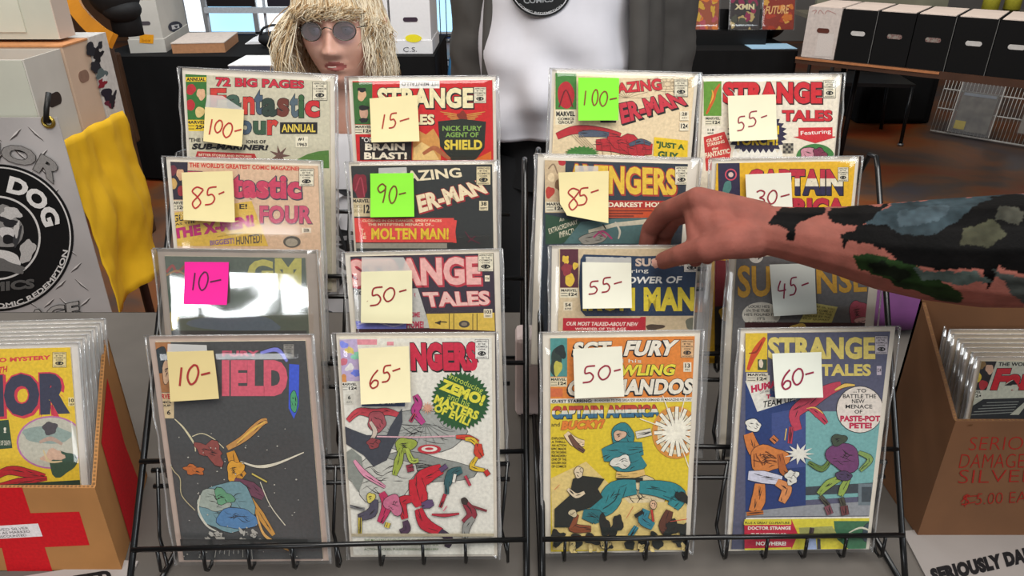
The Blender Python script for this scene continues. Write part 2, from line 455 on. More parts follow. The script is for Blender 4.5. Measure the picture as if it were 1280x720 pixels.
wr = MB().use(mat('#8a7c66', 0.8, 0, .15, 3)); wr.box(9, -3.5, 0, 9.15, 10.15, 3.6); struct(wr.build('wall_right'))
# tall glazed opening in the back wall, bright with daylight
sky_m = mat('#a9d8f6', 0.5, 0, .05, 2.0, emit=1.25); whi_m = mat('#eef6fb', 0.5, 0, .02, 2.0, emit=1.25)
wd = thing('window', 'tall glazed window of the back wall, bright with blue daylight', 'window', (-2.5, 10, 0)); wd.name = 'window_1'; wd['kind'] = 'structure'
p = MB()
xs = [-1.85, -1.42, -0.78, -0.1, 0.55, 1.2, 1.9]
for i in range(6): p.use(sky_m if i % 2 else whi_m).box(xs[i] + .02, 0.06, 0.10, xs[i + 1] - .02, 0.08, 2.58)
p.use(mat('#274f86', 0.5)).box(-1.85, 0.05, 0.02, 1.9, 0.09, 0.09); p.build('pane', wd)
p = MB().use(mat('#e9eef2', 0.5, 0, .03)); 
for x in xs: p.box(x - .03, 0.0, 0, x + .03, 0.1, 2.6)
p.box(-1.85, 0, 0.0, 1.9, .1, .02); p.box(-1.85, 0, .085, 1.9, .1, .11); p.build('window_frame', wd)

# ------------------------------------------------------------------ the seller's table
TZ = 0.76
t = thing('folding_table', 'folding table under the comic racks, covered by a grey cloth', 'table', (0, 0.93, 0))
p = MB().use(mat('#8a8580', 0.5)); p.box(-1.2, -0.4, TZ - .04, 1.2, 0.4, TZ - .006); p.build('tabletop', t)
for sx in (-1, 1):
    for sy in (-1, 1):
        p = MB().use(mat('#3a3a3c', 0.4, .6)); p.tube([(sx * 1.05, sy * .33, 0), (sx * 1.05, sy * .33, TZ - .04)], .016); p.build('leg', t)
def drape(x0, y0, x1, y1, z, zb, m, sides='fblr', amp=.012, name='tablecloth', th=.004):
    """cloth over a table: flat top with folded hanging sides"""
    mb = MB().use(m); mb.box(x0, y0, z - th, x1, y1, z)
    loop = []
    def seg(a, b, n):
        for i in range(n): loop.append((a[0] + (b[0] - a[0]) * i / n, a[1] + (b[1] - a[1]) * i / n))
    seg((x0, y0), (x1, y0), 70); seg((x1, y0), (x1, y1), 30); seg((x1, y1), (x0, y1), 70); seg((x0, y1), (x0, y0), 30)
    cx, cy = (x0 + x1) / 2, (y0 + y1) / 2; rings = []; n = len(loop)
    for j in range(7):
        v = j / 6; rg = []
        for i, (x, y) in enumerate(loop):
            k = amp * v * (1 + sin(i * 0.9) + .6 * sin(i * 2.1 + 1))
            dx = (1 if x >= x1 - 1e-6 else -1 if x <= x0 + 1e-6 else 0); dy = (1 if y >= y1 - 1e-6 else -1 if y <= y0 + 1e-6 else 0)
            rg.append(mb.bm.verts.new((x + dx * (k + .002), y + dy * (k + .002), z + (zb - z) * v)))
        rings.append(rg)
    for j in range(6):
        for i in range(n):
            q = mb.face([rings[j][i], rings[j + 1][i], rings[j + 1][(i + 1) % n], rings[j][(i + 1) % n]])
            if q: q.smooth = True
    return mb
o = drape(-1.21, .52, 1.21, 1.34, TZ, .12, mat('#5d5751', 0.85, 0, .12, 9, .05)).build('tablecloth', recalc=False)
tag(o, 'grey cloth spread over the table that carries the wire racks', 'tablecloth')

# ------------------------------------------------------------------ left side: counter, archive boxes, banner, yellow cloth
CZ = 0.895
t = thing('folding_table', 'display table at the left, behind the diamond plate banner', 'table', (-1.85, 2.4, 0))
p = MB().use(mat('#7a6a58', 0.6)); p.box(-.75, -.36, CZ - .04, .54, .07, CZ); p.build('tabletop', t)
for sx in (-.68, .5):
    for sy in (-.3, .02):
        p = MB().use(mat('#3a3a3c', 0.4, .6)); p.tube([(sx, sy, 0), (sx, sy, CZ - .04)], .016); p.build('leg', t)
def carton(name, label, M, w, d, h, body, tray=0.0, lid=False, slot=None, open_top=False, inner='#b98a5c', group=None, seam=False, top=None, cat='box'):
    """cardboard box, local frame: front face on y=0 from x=0..w, depth d, base z=0"""
    r = thing(name, label, cat, M=M, group=group); th = .004
    mb = MB().use(body)
    mb.box(0, 0, 0, w, th, h); mb.box(0, d - th, 0, w, d, h); mb.box(0, th, 0, th, d - th, h); mb.box(w - th, th, 0, w, d - th, h); mb.box(th, th, 0, w - th, d - th, th)
    mb.build('box_body', r)
    if open_top:
        q = MB().use(mat(inner, .8, 0, .15, 20)); q.box(th + .001, th + .001, h * .55, w - th - .001, d - th - .001, h * .6); q.build('inner_flap', r)
    else:
        q = MB().use(top or body); e_ = .007 if seam is not None and top is lidm_[0] else -.002; q.box(e_, e_, h - .001, w - e_, d - e_, h + .004)
        if lid: q.box(-.004, -.004, h - .05, w + .004, 0, h); q.box(-.004, 0, h - .05, 0, d, h); q.box(w, 0, h - .05, w + .004, d, h); q.box(-.004, d, h - .05, w + .004, d + .004, h)
        q.build('lid', r)
    if tray:
        q = MB().use(body); q.box(-.006, -.006, -.0, w + .006, 0, tray); q.box(-.006, 0, 0, 0, d + .006, tray); q.box(w, 0, 0, w + .006, d + .006, tray); q.box(0, d, 0, w, d + .006, tray); q.build('tray', r)
    if slot:
        sx, sz, sw, sh, sm = slot
        q = MB().use(sm); n = 20; pts = []
        for i in range(n):
            a = 2 * pi * i / n; c, s_ = cos(a), sin(a)
            pts.append((sx + (sw / 2 - sh / 2) * (1 if c > 0 else -1) + sh / 2 * c, sz + sh / 2 * s_))
        q.mesh([(x, -.0016, z) for x, z in pts] + [(x, .002, z) for x, z in pts], [tuple(range(n))] + [(i, i + n, (i + 1) % n + n, (i + 1) % n) for i in range(n)]); q.build('handle_slot', r)
    if seam:
        q = MB().use(mat('#6a6a68', .6)); q.box(w - .002, -.0025, .0, w + .001, .0, h); q.build('edge_seam', r)
    return r
lidm_ = [None]
Zr = lambda deg, p: Matrix.Translation(p) @ Matrix.Rotation(radians(deg), 4, 'Z')
wht = mat('#c9c4bb', .75, 0, .05, 8); gry = mat('#c3c3b4', .75, 0, .05, 8); pnk = mat('#d0b49c', .75, 0, .05, 8); dark = mat('#2a1c14', .9)
# box ends face +X: local x runs away from the camera, local y runs to the left
r = carton('storage_box', 'long white open storage box on the left display table, above the banner', Zr(90, (-1.3, 2.03, CZ)), .178, .62, .252, wht, slot=(.085, .128, .07, .036, dark), open_top=True)
g_ = MB().use(gry); g_.box(-.0022, .004, .002, -.0002, .6, .25); g_.build('grey_side', r)
carton('storage_box', 'peach storage box standing behind the long white box on the left', Zr(90, (-1.295, 2.214, CZ)), .136, .6, .256, pnk, slot=(.07, .16, .056, .034, mat('#8a6a58', .9)), top=mat('#c98a58', .8))
r = thing('magazine_box', 'slim box with black and white printed end, last in the row at the left', 'box', M=Zr(90, (-1.29, 2.356, CZ)))
p = MB().use(mat('#cfcac4', .6)); p.box(0, 0, 0, .105, .5, .262); p.build('box_body', r)
PS = Sheet(r.matrix_world @ Matrix.Translation((0, -.001, 0)), (0, 0), 1.0)
for i, (c, x, y, a, b) in enumerate((('#2a2a30', 114, 62, 7, 8), ('#2a2a30', 124, 58, 3, 7), ('#1f1c20', 122, 72, 6, 10), ('#2c2a30', 120, 84, 8, 6), ('#5d6a6a', 127, 92, 6, 7), ('#8a2430', 128, 104, 5, 6), ('#2a2430', 134, 118, 7, 8), ('#6a2a3a', 138, 130, 6, 5), ('#2a262c', 141, 124, 4, 9), ('#d8d4d0', 131, 98, 3, 4))): PS.blob(c, x, y, a, b, 20, i, .5)
PS.mb.build('printed_end', r, recalc=False).matrix_parent_inverse = Matrix.Translation((0, 0, 0)); 
r.children[-1].location = (0, -.001, 0)
r = carton('storage_box', 'grey white carton with a raised flap, upper left corner, topmost of the boxes', Zr(0, (-2.02, 2.27, 1.164)), .69, .085, .30, gry, top=gry)
q = MB().use(mat('#ccccbc', .75, 0, .04, 8)); q.box(.47, -.004, .02, .6, 0, .26); q.build('front_flap', r)
q = MB().use(mat('#cdbcae', .75, 0, .04, 8)); q.box(.69, .0, .0, .693, .085, .3); q.build('end_panel', r)
# banner
BY = 2.0
Mb = frame(Vector((-1.9, BY, 0.14)), (1, 0, 0), (0, 0, 1))
bn = thing('vinyl_banner', 'diamond plate banner with a round black DOG COMICS logo at the left', 'banner', M=Mb)
B = Sheet(Mb, (0, 140), 2.77, step=.0002)
B.mb.use(mat('#b3aeac', .42, 0, .14, 3.5)); zt = on_y(40, 147, BY).z - .14; B.mb.box(-.45, 0.0002, 0, .665, .003, zt)
rb = random.Random(3)
B2 = Sheet(Mb, (0, 0), 1.0, step=.0002); B2.mb = B.mb; B2.y = B.y
for i in range(-14, 15):
    for j in range(-2, 26):
        x = -.45 + (i + 14) * .058 + rb.uniform(-.004, .004); z = j * .058 - (i % 2) * .0 + rb.uniform(-.004, .004)
        if not (-.43 < x < .645 and .02 < z < zt - .03): continue
        a = radians(38 if (i + j) % 2 else -52); l = .027
        for c, off, w_ in (('#4e4846', 0, .0042), ('#d8d2ce', .0034, .0022)):
            dx, dz = l * cos(a), l * sin(a); nx, nz = -sin(a), cos(a)
            B.mb.use(ink(c)); y = -.0005 - .0001 * (w_ < .003)
            B.mb.poly([(x - dx, y, z - dz + off), (x + nx * w_, y, z + nz * w_ + off), (x + dx, y, z + dz + off), (x - nx * w_, y, z - nz * w_ + off)])
B.y = -.001; cxl, cyl = -11, 435          # crop pixels of the logo centre
for c, rr in (('#0f0f10', 267), ('#d8d4d0', 258), ('#0f0f10', 253)): B.E(c, cxl, cyl, rr, rr * .955, 72)
for c, rr in (('#d8d4d0', 153), ('#131314', 146)): B.E(c, cxl, cyl, rr, rr * .955, 60)
for i, (c, x, y, a, b) in enumerate((('#8f8c89', 20, 400, 60, 70), ('#c9c5c1', 40, 350, 34, 22), ('#2a2a2c', 30, 380, 40, 12), ('#d2cecb', 30, 420, 34, 20), ('#1d1d1f', 36, 440, 26, 16), ('#b8b4b0', 96, 480, 26, 40), ('#d8d4d0', 20, 500, 60, 22), ('#3a3a3c', 62, 430, 10, 40), ('#c9c5c1', 60, 405, 10, 26), ('#6a6866', 20, 530, 70, 20))): B.blob(c, x, y, a, b, 15, i, .35)
B.T('BULL', '#e2deda', arc_map(cxl, cyl, 232, 172, 172, 92, .955), .06).T('DOG', '#e2deda', arc_map(cxl, cyl, 232, 170, 78, 13, .955), .06)
B.T('COMICS', '#5a5856', [(-140, 600), (122, 575), (122, 608), (-140, 632)], .05, '#8a8886', .01)
B.T('COMIC REDEMPTION', '#d8d4d0', arc_map(cxl, cyl, 236, 254, -96, -10, .955), .03)
B.T('SAVIOR', '#8f8b88', arc_map(cxl, cyl, 345, 280, 142, 45, .955), .05, '#3a3836', .035)
B.T('SILVER AGE', '#a8a4a0', [(-190, 745), (275, 652), (280, 700), (-190, 800)], .05, BKK := '#1b191a', .06)
B.T('COMICS', '#a8a4a0', [(20, 790), (395, 712), (398, 770), (20, 850)], .05, BKK, .06)
B.mb.build('printed_vinyl', bn, recalc=False)
for px, py in ((61, 152), (165, 463)):
    pt = bn.matrix_world.inverted() @ on_y(px, py, BY)
    g = MB().use(mat('#b39a4a', .3, .9)); g.tube([(pt.x + .014 * cos(2 * pi * i / 20), -.003, pt.z + .014 * sin(2 * pi * i / 20)) for i in range(20)], .005, 8, closed=True); g.build('grommet', bn)
    h = MB().use(mat('#141312', .5)); up = 1 if py < 300 else -1
    h.tube([(pt.x, .004, pt.z), (pt.x, -.012, pt.z + up * .004), (pt.x + .012 + (.025 if up < 0 else 0), -.012, pt.z + up * .04), (pt.x + .014, .012, pt.z + up * (.075 if up > 0 else .05))], .007, 8); h.build('hook', bn)
# yellow cloth hanging over the table end
mb = MB().use(mat('#efbb18', .85, 0, .08, 6, .06)); V = []
for j in range(25):
    v = j / 24; row = []
    for i in range(31):
        u = i / 30; y = 2.03 + .36 * u - .02 * v; fold = .014 * sin(u * 9 + 2.2 * v + 2 * noise.noise(Vector((u * 2, v * 2, 9)))) * (0.3 + v) + .022 * noise.noise(Vector((u * 3, v * 3, 1))) + .008 * noise.noise(Vector((u * 9 + v * 5, v * 8 - u * 4, 5)))
        row.append(mb.bm.verts.new((-1.262 + .03 * v + fold, y + .03 * sin(v * 3) * u, .925 - v * (.555 - .02 * sin(u * 3)))))
    V.append(row)
for j in range(24):
    for i in range(30): mb.face([V[j][i], V[j][i + 1], V[j + 1][i + 1], V[j + 1][i]]).smooth = True
o = mb.build('yellow_cloth', recalc=False); md = o.modifiers.new('s', 'SOLIDIFY'); md.thickness = .003
tag(o, 'yellow cloth hanging over the end of the left display table', 'cloth')
# wooden armchair with an orange curved arm, black bag on it
a0 = at(145, 56, 3.35)
ch = thing('armchair', 'dark wooden armchair with an orange curved arm, behind the boxes at the upper left', 'chair', (a0.x - .1, a0.y + .02, 0))
q = MB().use(mat('#c9801c', .45, 0, .1, 8)); pth = smooth_path([tuple(at(x, y, d) - ch.location) for x, y, d in ((84, -30, 3.6), (92, 4, 3.55), (106, 24, 3.5), (124, 41, 3.42), (141, 51, 3.36))], 5); V = []
for k, p_ in enumerate(pth):
    p_ = Vector(p_); b_ = Vector(pth[min(k + 1, len(pth) - 1)]); a_ = Vector(pth[max(k - 1, 0)]); t_ = (b_ - a_).normalized(); n_ = t_.cross(Vector((0, -1, .4))).normalized(); m_ = n_.cross(t_)
    V.append([q.bm.verts.new(p_ + n_ * u + m_ * v) for u, v in ((-.034, -.012), (.034, -.012), (.034, .012), (-.034, .012))])
for k in range(len(V) - 1):
    for i in range(4): q.face([V[k][i], V[k][(i + 1) % 4], V[k + 1][(i + 1) % 4], V[k + 1][i]])
q.face(V[0]); q.face(V[-1][::-1]); q.build('armrest', ch)
wd_ = mat('#4f341f', .6, 0, .3, 6)
q = MB().use(wd_); q.box(-.09, .0, 0.0, .02, .12, .955); q.build('side_panel', ch, bevel=.012)
q = MB().use(wd_); q.box(-.62, .05, .42, -.1, .36, .47); q.build('seat', ch, bevel=.01)
q = MB().use(wd_); q.box(-.62, .36, .4, -.1, .40, .86); q.build('backrest', ch, bevel=.01)
for sx in (-.6, -.14): q = MB().use(wd_); q.box(sx - .025, .3, 0, sx + .025, .35, .42); q.build('leg', ch)
c_ = at(138, -2, 3.5)
r = thing('shoulder_bag', 'black padded bag above the orange arm of the wooden chair, upper left', 'bag', (c_.x, c_.y + .04, .957)); q = MB().use(mat('#121214', .75, 0, .25, 14, .1)); q.ball((0, 0, c_.z - .957 + .03), .16, 24, 16, (.72, .8, .78)); q.ball((.03, -.02, c_.z - .957 - .05), .1, 20, 12, (.9, .9, .6)); q.tube([(0.02, .02, 0), (.02, .02, .12)], .07, 14); q.build('bag_body', r)
q = MB().use(mat('#1f1f22', .6)); q.tube(smooth_path([(-.1, -.05, .2), (-.02, -.12, .26), (.09, -.09, .2)], 5), .01); q.build('strap', r)

# ------------------------------------------------------------------ back tables
BT = 0.75
blk = mat('#060607', .9, 0, .25, 14, 0, .3)
def back_table(x0, x1, y0, y1, lab, labc):
    t = thing('folding_table', lab, 'table', ((x0 + x1) / 2, (y0 + y1) / 2, 0)); hx, hy = (x1 - x0) / 2, (y1 - y0) / 2
    p = MB().use(mat('#57514a', .6)); p.box(-hx + .02, -hy + .02, BT - .035, hx - .02, hy - .02, BT - .006); p.build('tabletop', t)
    for sx in (-1, 1):
        for sy in (-1, 1): p = MB().use(mat('#3a3a3c', .4, .6)); p.tube([(sx * (hx - .15), sy * (hy - .12), 0), (sx * (hx - .15), sy * (hy - .12), BT - .035)], .016); p.build('leg', t)
    tag(drape(x0, y0, x1, y1, BT, .02, blk, amp=.01).build('tablecloth', recalc=False), labc, 'tablecloth')
back_table(-2.42, -.45, 4.42, 5.25, 'long table at the back left under a black cloth', 'black cloth to the floor on the back left table')
back_table(.55, 1.72, 4.62, 5.35, 'table behind the standing person, under a black cloth', 'black cloth on the table with the comic stand, right of centre')
def fp(px, py, z=BT): return on_z(px, py, z)
a = fp(163, 67); r = carton('storage_box', 'white storage box with an orange sticker and an oval logo on the back left table', Zr(10, a + Vector((0, .02, 0))), .19, .66, .29, wht, tray=.075, slot=(.095, .165, .085, .022, mat('#4a4348', .9)), open_top=True, inner='#b9743c')
S_ = Sheet(r.matrix_world @ Matrix.Translation((0, -.0075, 0)), (140, 0), 6.0); S_.poly('#f0a31e', [(208, 255), (312, 262), (310, 328), (206, 322)]).T('box', '#a85a10', (225, 290, 290, 315), .0)
o = S_.mb.build('sticker', r, recalc=False); o.location = (0, -.0075, 0)
Ms = r.matrix_world @ Matrix.Translation((.191, 0, 0)) @ Matrix.Rotation(pi / 2, 4, 'Z')
S_ = Sheet(Ms, (140, 0), 6.0); S_.blob('#3a3a44', 474, 200, 54, 40, -8, 3, .05).poly('#d8d6d6', [(444, 190), (500, 180), (506, 208), (452, 222)]).blob('#3a3a44', 480, 200, 14, 8, 0, 2)
o = S_.mb.build('logo_print', r, recalc=False); o.matrix_parent_inverse = Matrix(); o.matrix_basis = Matrix.Translation((.1915, 0, 0)) @ Matrix.Rotation(pi / 2, 4, 'Z')
a = fp(216, 67); r = carton('flat_box', 'flat tan cardboard box beside the white box with the orange sticker', Zr(8, a), .30, .42, .055, mat('#b8835c', .8), top=mat('#d9c9bd', .7))
o = MB().use(mat('#f2f2f4', .8, 0, .02)); 
for k in range(4): o.box(-.2 + .01 * k, -.14, .004 * k, .2 - .008 * k, .14, .004 * k + .0035)
o = o.build('paper_stack'); o.location = (-1.50, 5.02, BT); o.rotation_euler = (0, 0, .1); tag(o, 'stack of white papers on the back left table', 'paper')
r = thing('shoulder_bag', 'small black bag lying on the papers left of the blond person', 'bag', (-1.44, 4.72, BT)); p = MB().use(mat('#141416', .7, 0, .2, 20)); p.ball((0, 0, .05), .1, 20, 12, (1.1, .7, .5)); p.build('bag_body', r)
p = MB().use(mat('#1c1c1e', .6)); p.tube(smooth_path([(-.1, 0, .06), (-.06, -.02, .12), (.03, 0, .13), (.1, .02, .06)], 5), .008); p.build('strap', r)
a = fp(287, 87); r = carton('storage_box', 'low box with white lid and slate blue front left of the blond person', Zr(0, Vector((-1.50, 4.02, .62))), .34, .30, .15, mat('#5d5f70', .7), top=mat('#f1eeec', .7))
st = thing('stool', 'black stool carrying the slate blue box behind the left rack', 'stool', (-1.33, 4.17, 0)); p = MB().use(blk); p.tube([(0, 0, .58), (0, 0, .618)], .2, 28); p.build('seat', st)
for k in range(4): p = MB().use(blk); p.tube([(.17 * cos(k * pi / 2 + .8), .17 * sin(k * pi / 2 + .8), 0), (.12 * cos(k * pi / 2 + .8), .12 * sin(k * pi / 2 + .8), .58)], .014); p.build('leg', st)
# white boxes right of the blond person
for i, (px0, px1, lab, col) in enumerate(((458, 489, 'tall white box with a pink mark, just right of the blond person', '#d94a7a'), (490, 541, 'tall white box with a yellow sticker and dark hand hole, between the two people', '#f0e02e'))):
    a = fp(px0, 68); b = fp(px1, 68); w_ = b.x - a.x - .008
    r = carton('storage_box', lab, Zr(0, a + Vector((0, .03, 0))), w_, .42, .40, mat('#e6e4e4', .7, 0, .02), tray=.075, slot=(w_ * .5, .19, .085, .026, mat('#3a2a38', .9)) if i else (w_ * .55, .19, .03, .024, mat('#8a868a', .9)))
    S_ = Sheet(r.matrix_world @ Matrix.Translation((0, -.008, 0)), (320, 0), 4.92)
    if i: S_.blob(col, 968, 236, 52, 24, 0, 3, .1).T('C.S.', '#55525a', (905, 290, 990, 318), .0)
    else: S_.stroke(col, [(765, 210), (775, 235), (782, 258)], 12, 0)
    o = S_.mb.build('sticker', r, recalc=False); o.location = (0, -.008, 0)
o = MB().use(mat('#2f6f9c', .8, 0, .2, 12, .1)); o.ball((0, 0, .43), .43, 18, 14, (.24, .3, 1.0)); o = o.build('cloth_bag'); o.location = (-.30, 4.62, .0); tag(o, 'blue cloth bag standing at the end of the back left table', 'bag')
# wire shelf between the two people
r = thing('wire_shelf', 'black wire shelf stand with wooden top seen between the two people', 'shelf', (-.50, 6.3, 0))
p = MB().use(WIRE())
for sx in (-.35, .28):
    for sy in (0, .3): p.tube([(sx, sy, 0), (sx, sy, .95)], .012)
for z in (.15, .35, .55):
    p.tube([(-.35, 0, z), (.28, 0, z)], .008); p.tube([(-.35, .3, z), (.28, .3, z)], .008)
    for k in range(14): p.tube([(-.35 + k * .048, 0, z), (-.35 + k * .048, .3, z)], .003, 5)
for k in range(12): p.tube([(-.33 + k * .05, 0, .55), (-.33 + k * .05, 0, .9)], .004, 5)
p.build('wire_frame', r); p = MB().use(mat('#8a5a3c', .6)); p.box(-.38, -.03, .9, .31, .33, .94); p.build('wood_top', r)
# magazine display left of the blond person
r = thing('magazine_rack', 'white wire display with dark magazine covers in front of the bright window', 'rack', (-2.55, 7.6, 0))
p = MB().use(mat('#dfe4ea', .4)); x0, x1 = -.42, .75
for x in (x0, .14, x1): p.tube([(x, 0, 0), (x, .12, 1.6)], .014)
for z in (.28, .62, 1.05): p.box(x0, -.03, z, x1, .03, z + .05)
p.build('wire_frame', r)
for k, (xa, xb, c1, c2) in enumerate(((-.38, .08, '#1d1416', '#7a2430'), (.2, .7, '#2c2834', '#5a4a58'))):
    q = MB().use(mat(c1, .5, 0, .1)); q.box(xa, -.028, .68, xb, -.014, 1.35); q.use(mat(c2, .5)); q.ball(((xa + xb) / 2, -.03, 1.02), .11, 12, 8, (1.1, .1, 1)); q.build('magazine', r)
r = thing('floor_sign', 'grey standing sign with a green framed square at the back left', 'sign', (-3.25, 7.4, 0)); p = MB().use(mat('#9a9898', .6)); p.box(-.14, 0, 0, .16, .03, 1.5); p.build('panel', r)
p = MB().use(mat('#2a2c20', .6)); p.box(-.1, -.004, .72, .1, 0, .98); p.use(mat('#8a9a3a', .6)); p.box(-.085, -.006, .745, .085, -.004, .955); p.use(mat('#2a2c20', .6)); p.box(-.05, -.008, .79, .05, -.006, .91); p.build('green_square', r)
# ------------------------------------------------------------------ comics on the black stand (right of the standing person)
st = thing('easel_stand', 'long black stand holding three bagged comics on the table behind the standing person', 'stand', (1.25, 4.88, BT)); p = MB().use(mat('#0a0a0b', .35))
p.box(-.42, -.05, 0, .34, .05, .085); p.box(-.42, .065, 0, .34, .085, .2); p.build('ledge', st)
for k, (px0, px1, lab, cs) in enumerate(((866, 897, 'bagged comic with orange and pink cover, leftmost on the black stand', ('#9a5038', '#d0752e', '#b0505a', '#c9a03a')), (909, 950, 'bagged comic with dark cover and magenta patch, middle of the black stand', ('#3a3434', '#8a2a4c', '#4a4a40', '#b8a06a')), (950, 993, 'bagged comic with red and orange cover, rightmost on the black stand', ('#8a3020', '#c8702a', '#a83a22', '#d09a44')))):
    a = on_y(px0, 40, 4.85); b = on_y(px1, 40, 4.85); w_ = b.x - a.x; L_ = radians(18)
    M = frame(Vector(((a.x + b.x) / 2, 4.845, BT + .091)), (1, .0, 0), (0, sin(L_), cos(L_)))
    r = thing('bagged_comic', lab, 'comic', M=M, group='bagged comics on the black stand')
    rr = random.Random(k + 40); q = MB().use(ink(cs[0])); w_ = min(w_, .17 if k == 0 else w_ * .9); q.box(-w_ / 2, 0, 0, w_ / 2, .004, .33)
    Sx = Sheet(M, (0, 0), 1); Sx.mb = q; Sx.y = -.001
    cxp, cyp = (px0 + px1) / 2, 22
    for i in range(14): Sx.blob(cs[1 + i % 3], rr.uniform(px0 + 5, px1 - 3), rr.uniform(-8, 40), rr.uniform(3, 7), rr.uniform(3, 6), 0, i, .4)
    if k == 1: Sx.T('XMN', '#d8cba0', [(919, 5), (943, 5), (943, 12), (918, 12)], .06)
    if k == 2: Sx.T('FUTURE', '#e0b070', [(958, 8), (987, 6), (985, 17), (956, 18)], .03)
    clip_print(q.bm, -w_ / 2, w_ / 2, 0, .33); q.build('comic_book', r, recalc=False)
    bag_mesh(w_ + .006, .35, False, k).build('plastic_bag', r, recalc=False)
o = MB().use(mat('#a9d2ee', .7, 0, .03)); o.box(-.16, -.1, 0, .12, .1, .003); o = o.build('paper_sheet'); o.location = (1.70 - .08, 4.78, BT); tag(o, 'pale blue paper on the table end beside the black stand', 'paper')
r = thing('shoulder_bag', 'black bag between the comic stand and the first white box', 'bag', (1.735 - .03, 5.12, BT)); p = MB().use(mat('#17181a', .6, 0, .2, 20)); p.ball((0, 0, .11), .13, 20, 14, (.75, .8, .85)); p.build('bag_body', r); p = MB().use(mat('#2a2b2e', .5)); p.tube(smooth_path([(-.07, -.05, .17), (-.03, -.08, .24), (.05, -.06, .23), (.08, -.03, .16)], 5), .009); p.build('strap', r)

# ------------------------------------------------------------------ right: long table with archive boxes
A = on_z(1000, 71, BT); Bp = on_z(1290, 102, BT); ed = (Bp - A); ed.z = 0; ed.normalize(); inw = Vector((-ed.y, ed.x, 0)); ang = math.degrees(atan2(ed.y, ed.x))
M = Zr(ang, A - ed * .02 - inw * .01); M.translation.z = 0
t = thing('folding_table', 'brown edged long table carrying the black storage boxes at the right', 'table', M=M)
p = MB().use(mat('#4a2f20', .5, 0, .2, 8)); p.box(0, 0, BT - .035, 1.9, .74, BT); p.build('tabletop', t); p = MB().use(mat('#b87a50', .4)); p.box(0, -.006, BT - .012, .75, .0, BT); p.build('edge_trim', t)
for sx in (.2, 1.7):
    for sy in (.3, .64): p = MB().use(mat('#222224', .4, .5)); p.tube([(sx, sy, 0), (sx, sy, BT - .035)], .016); p.build('leg', t)
bb = mat('#060607', .75, 0, .15, 10, 0, .25); lidm = mat('#ecd9cc', .7, 0, .04, 12); lidm_[0] = lidm; hole_w = mat('#c9c6c2', .7); hole_c = mat('#6a3030', .7, col2='#9a9a90', scale=120)
labs = ('white storage box with faint red scribble, first on the brown table', 'black storage box with a white hand hole, next to the white one', 'black storage box with grey and red showing in its hand hole', 'black storage box with orange and green showing in its hand hole', 'black storage box with a white hand hole, fourth of the black boxes from the left', 'black storage box at the right edge of the photo, with a wide white hand hole', 'black storage box standing just beyond the right edge')
for k in range(7):
    o = A + ed * (.187 * k) + inw * .015; bw = k == 0
    r = carton('storage_box', labs[k], Zr(ang, Vector((o.x, o.y, BT + .0005))), .182, .40, .272, mat('#d0c4bc', .7) if bw else bb, slot=(.098, .15, .068 if bw else .074, .026 if bw else .024, mat('#5a2a1c', .8) if bw else (hole_c if k in (2, 3) else hole_w)), top=lidm, seam=k in (1, 3, 4, 5), group='storage boxes on the brown table')
    if bw:
        S_ = Sheet(r.matrix_world @ Matrix.Translation((0, -.001, 0)), (990, 0), 8.53); S_.stroke('#b88a84', [(215, 120), (260, 110), (240, 150)], 9, .3).stroke('#b88a84', [(280, 145), (300, 110), (340, 150)], 9, .3).stroke('#b88a84', [(350, 150), (380, 115), (470, 150)], 9, .3)
        q = S_.mb.build('scribble', r, recalc=False); q.location = (0, -.001, 0); S_.mb = MB(); S_.y = 0
        S_.poly('#d8cfc8', [(280, 370), (455, 360), (420, 606), (240, 596)]); q = S_.mb.build('paper_label', r, recalc=False); q.location = (0, -.001, 0)
# chair under that table
c0 = on_z(1133, 181, 0.0)
ch = thing('folding_chair', 'black folding chair tucked under the brown table', 'chair', (c0.x - .24, c0.y + .26, 0), radians(-8)); q = MB().use(mat('#101012', .4)); q.box(-.3, -.22, .40, .24, .22, .425); q.build('seat', ch)
for sx, sy, tx in ((.22, -.22, .0), (-.28, -.22, 0), (.22, .24, .05), (-.28, .24, .05)): q = MB().use(mat('#1a1a1c', .3, .5)); q.tube([(sx, sy - .04, 0), (sx, sy + tx, .41)], .013); q.build('leg', ch)
q = MB().use(mat('#101012', .4)); q.box(-.28, .24, .48, .22, .26, .70); q.build('backrest', ch)
q = MB().use(mat('#8a8a8a', .3, .8)); q.tube([(.22, -.262, 0), (.22, -.262, .02)], .02); q.build('foot_cap', ch)
o = MB().use(blk); o.box(-.42, -.16, 0.0, .16, .2, .46); o.box(-.36, -.2, .03, .1, -.16, .38); o = o.build('duffel_bag', bevel=.05); o.location = (c0.x + .3, c0.y + .75, 0); tag(o, 'black bag on the floor behind the folding chair', 'bag')
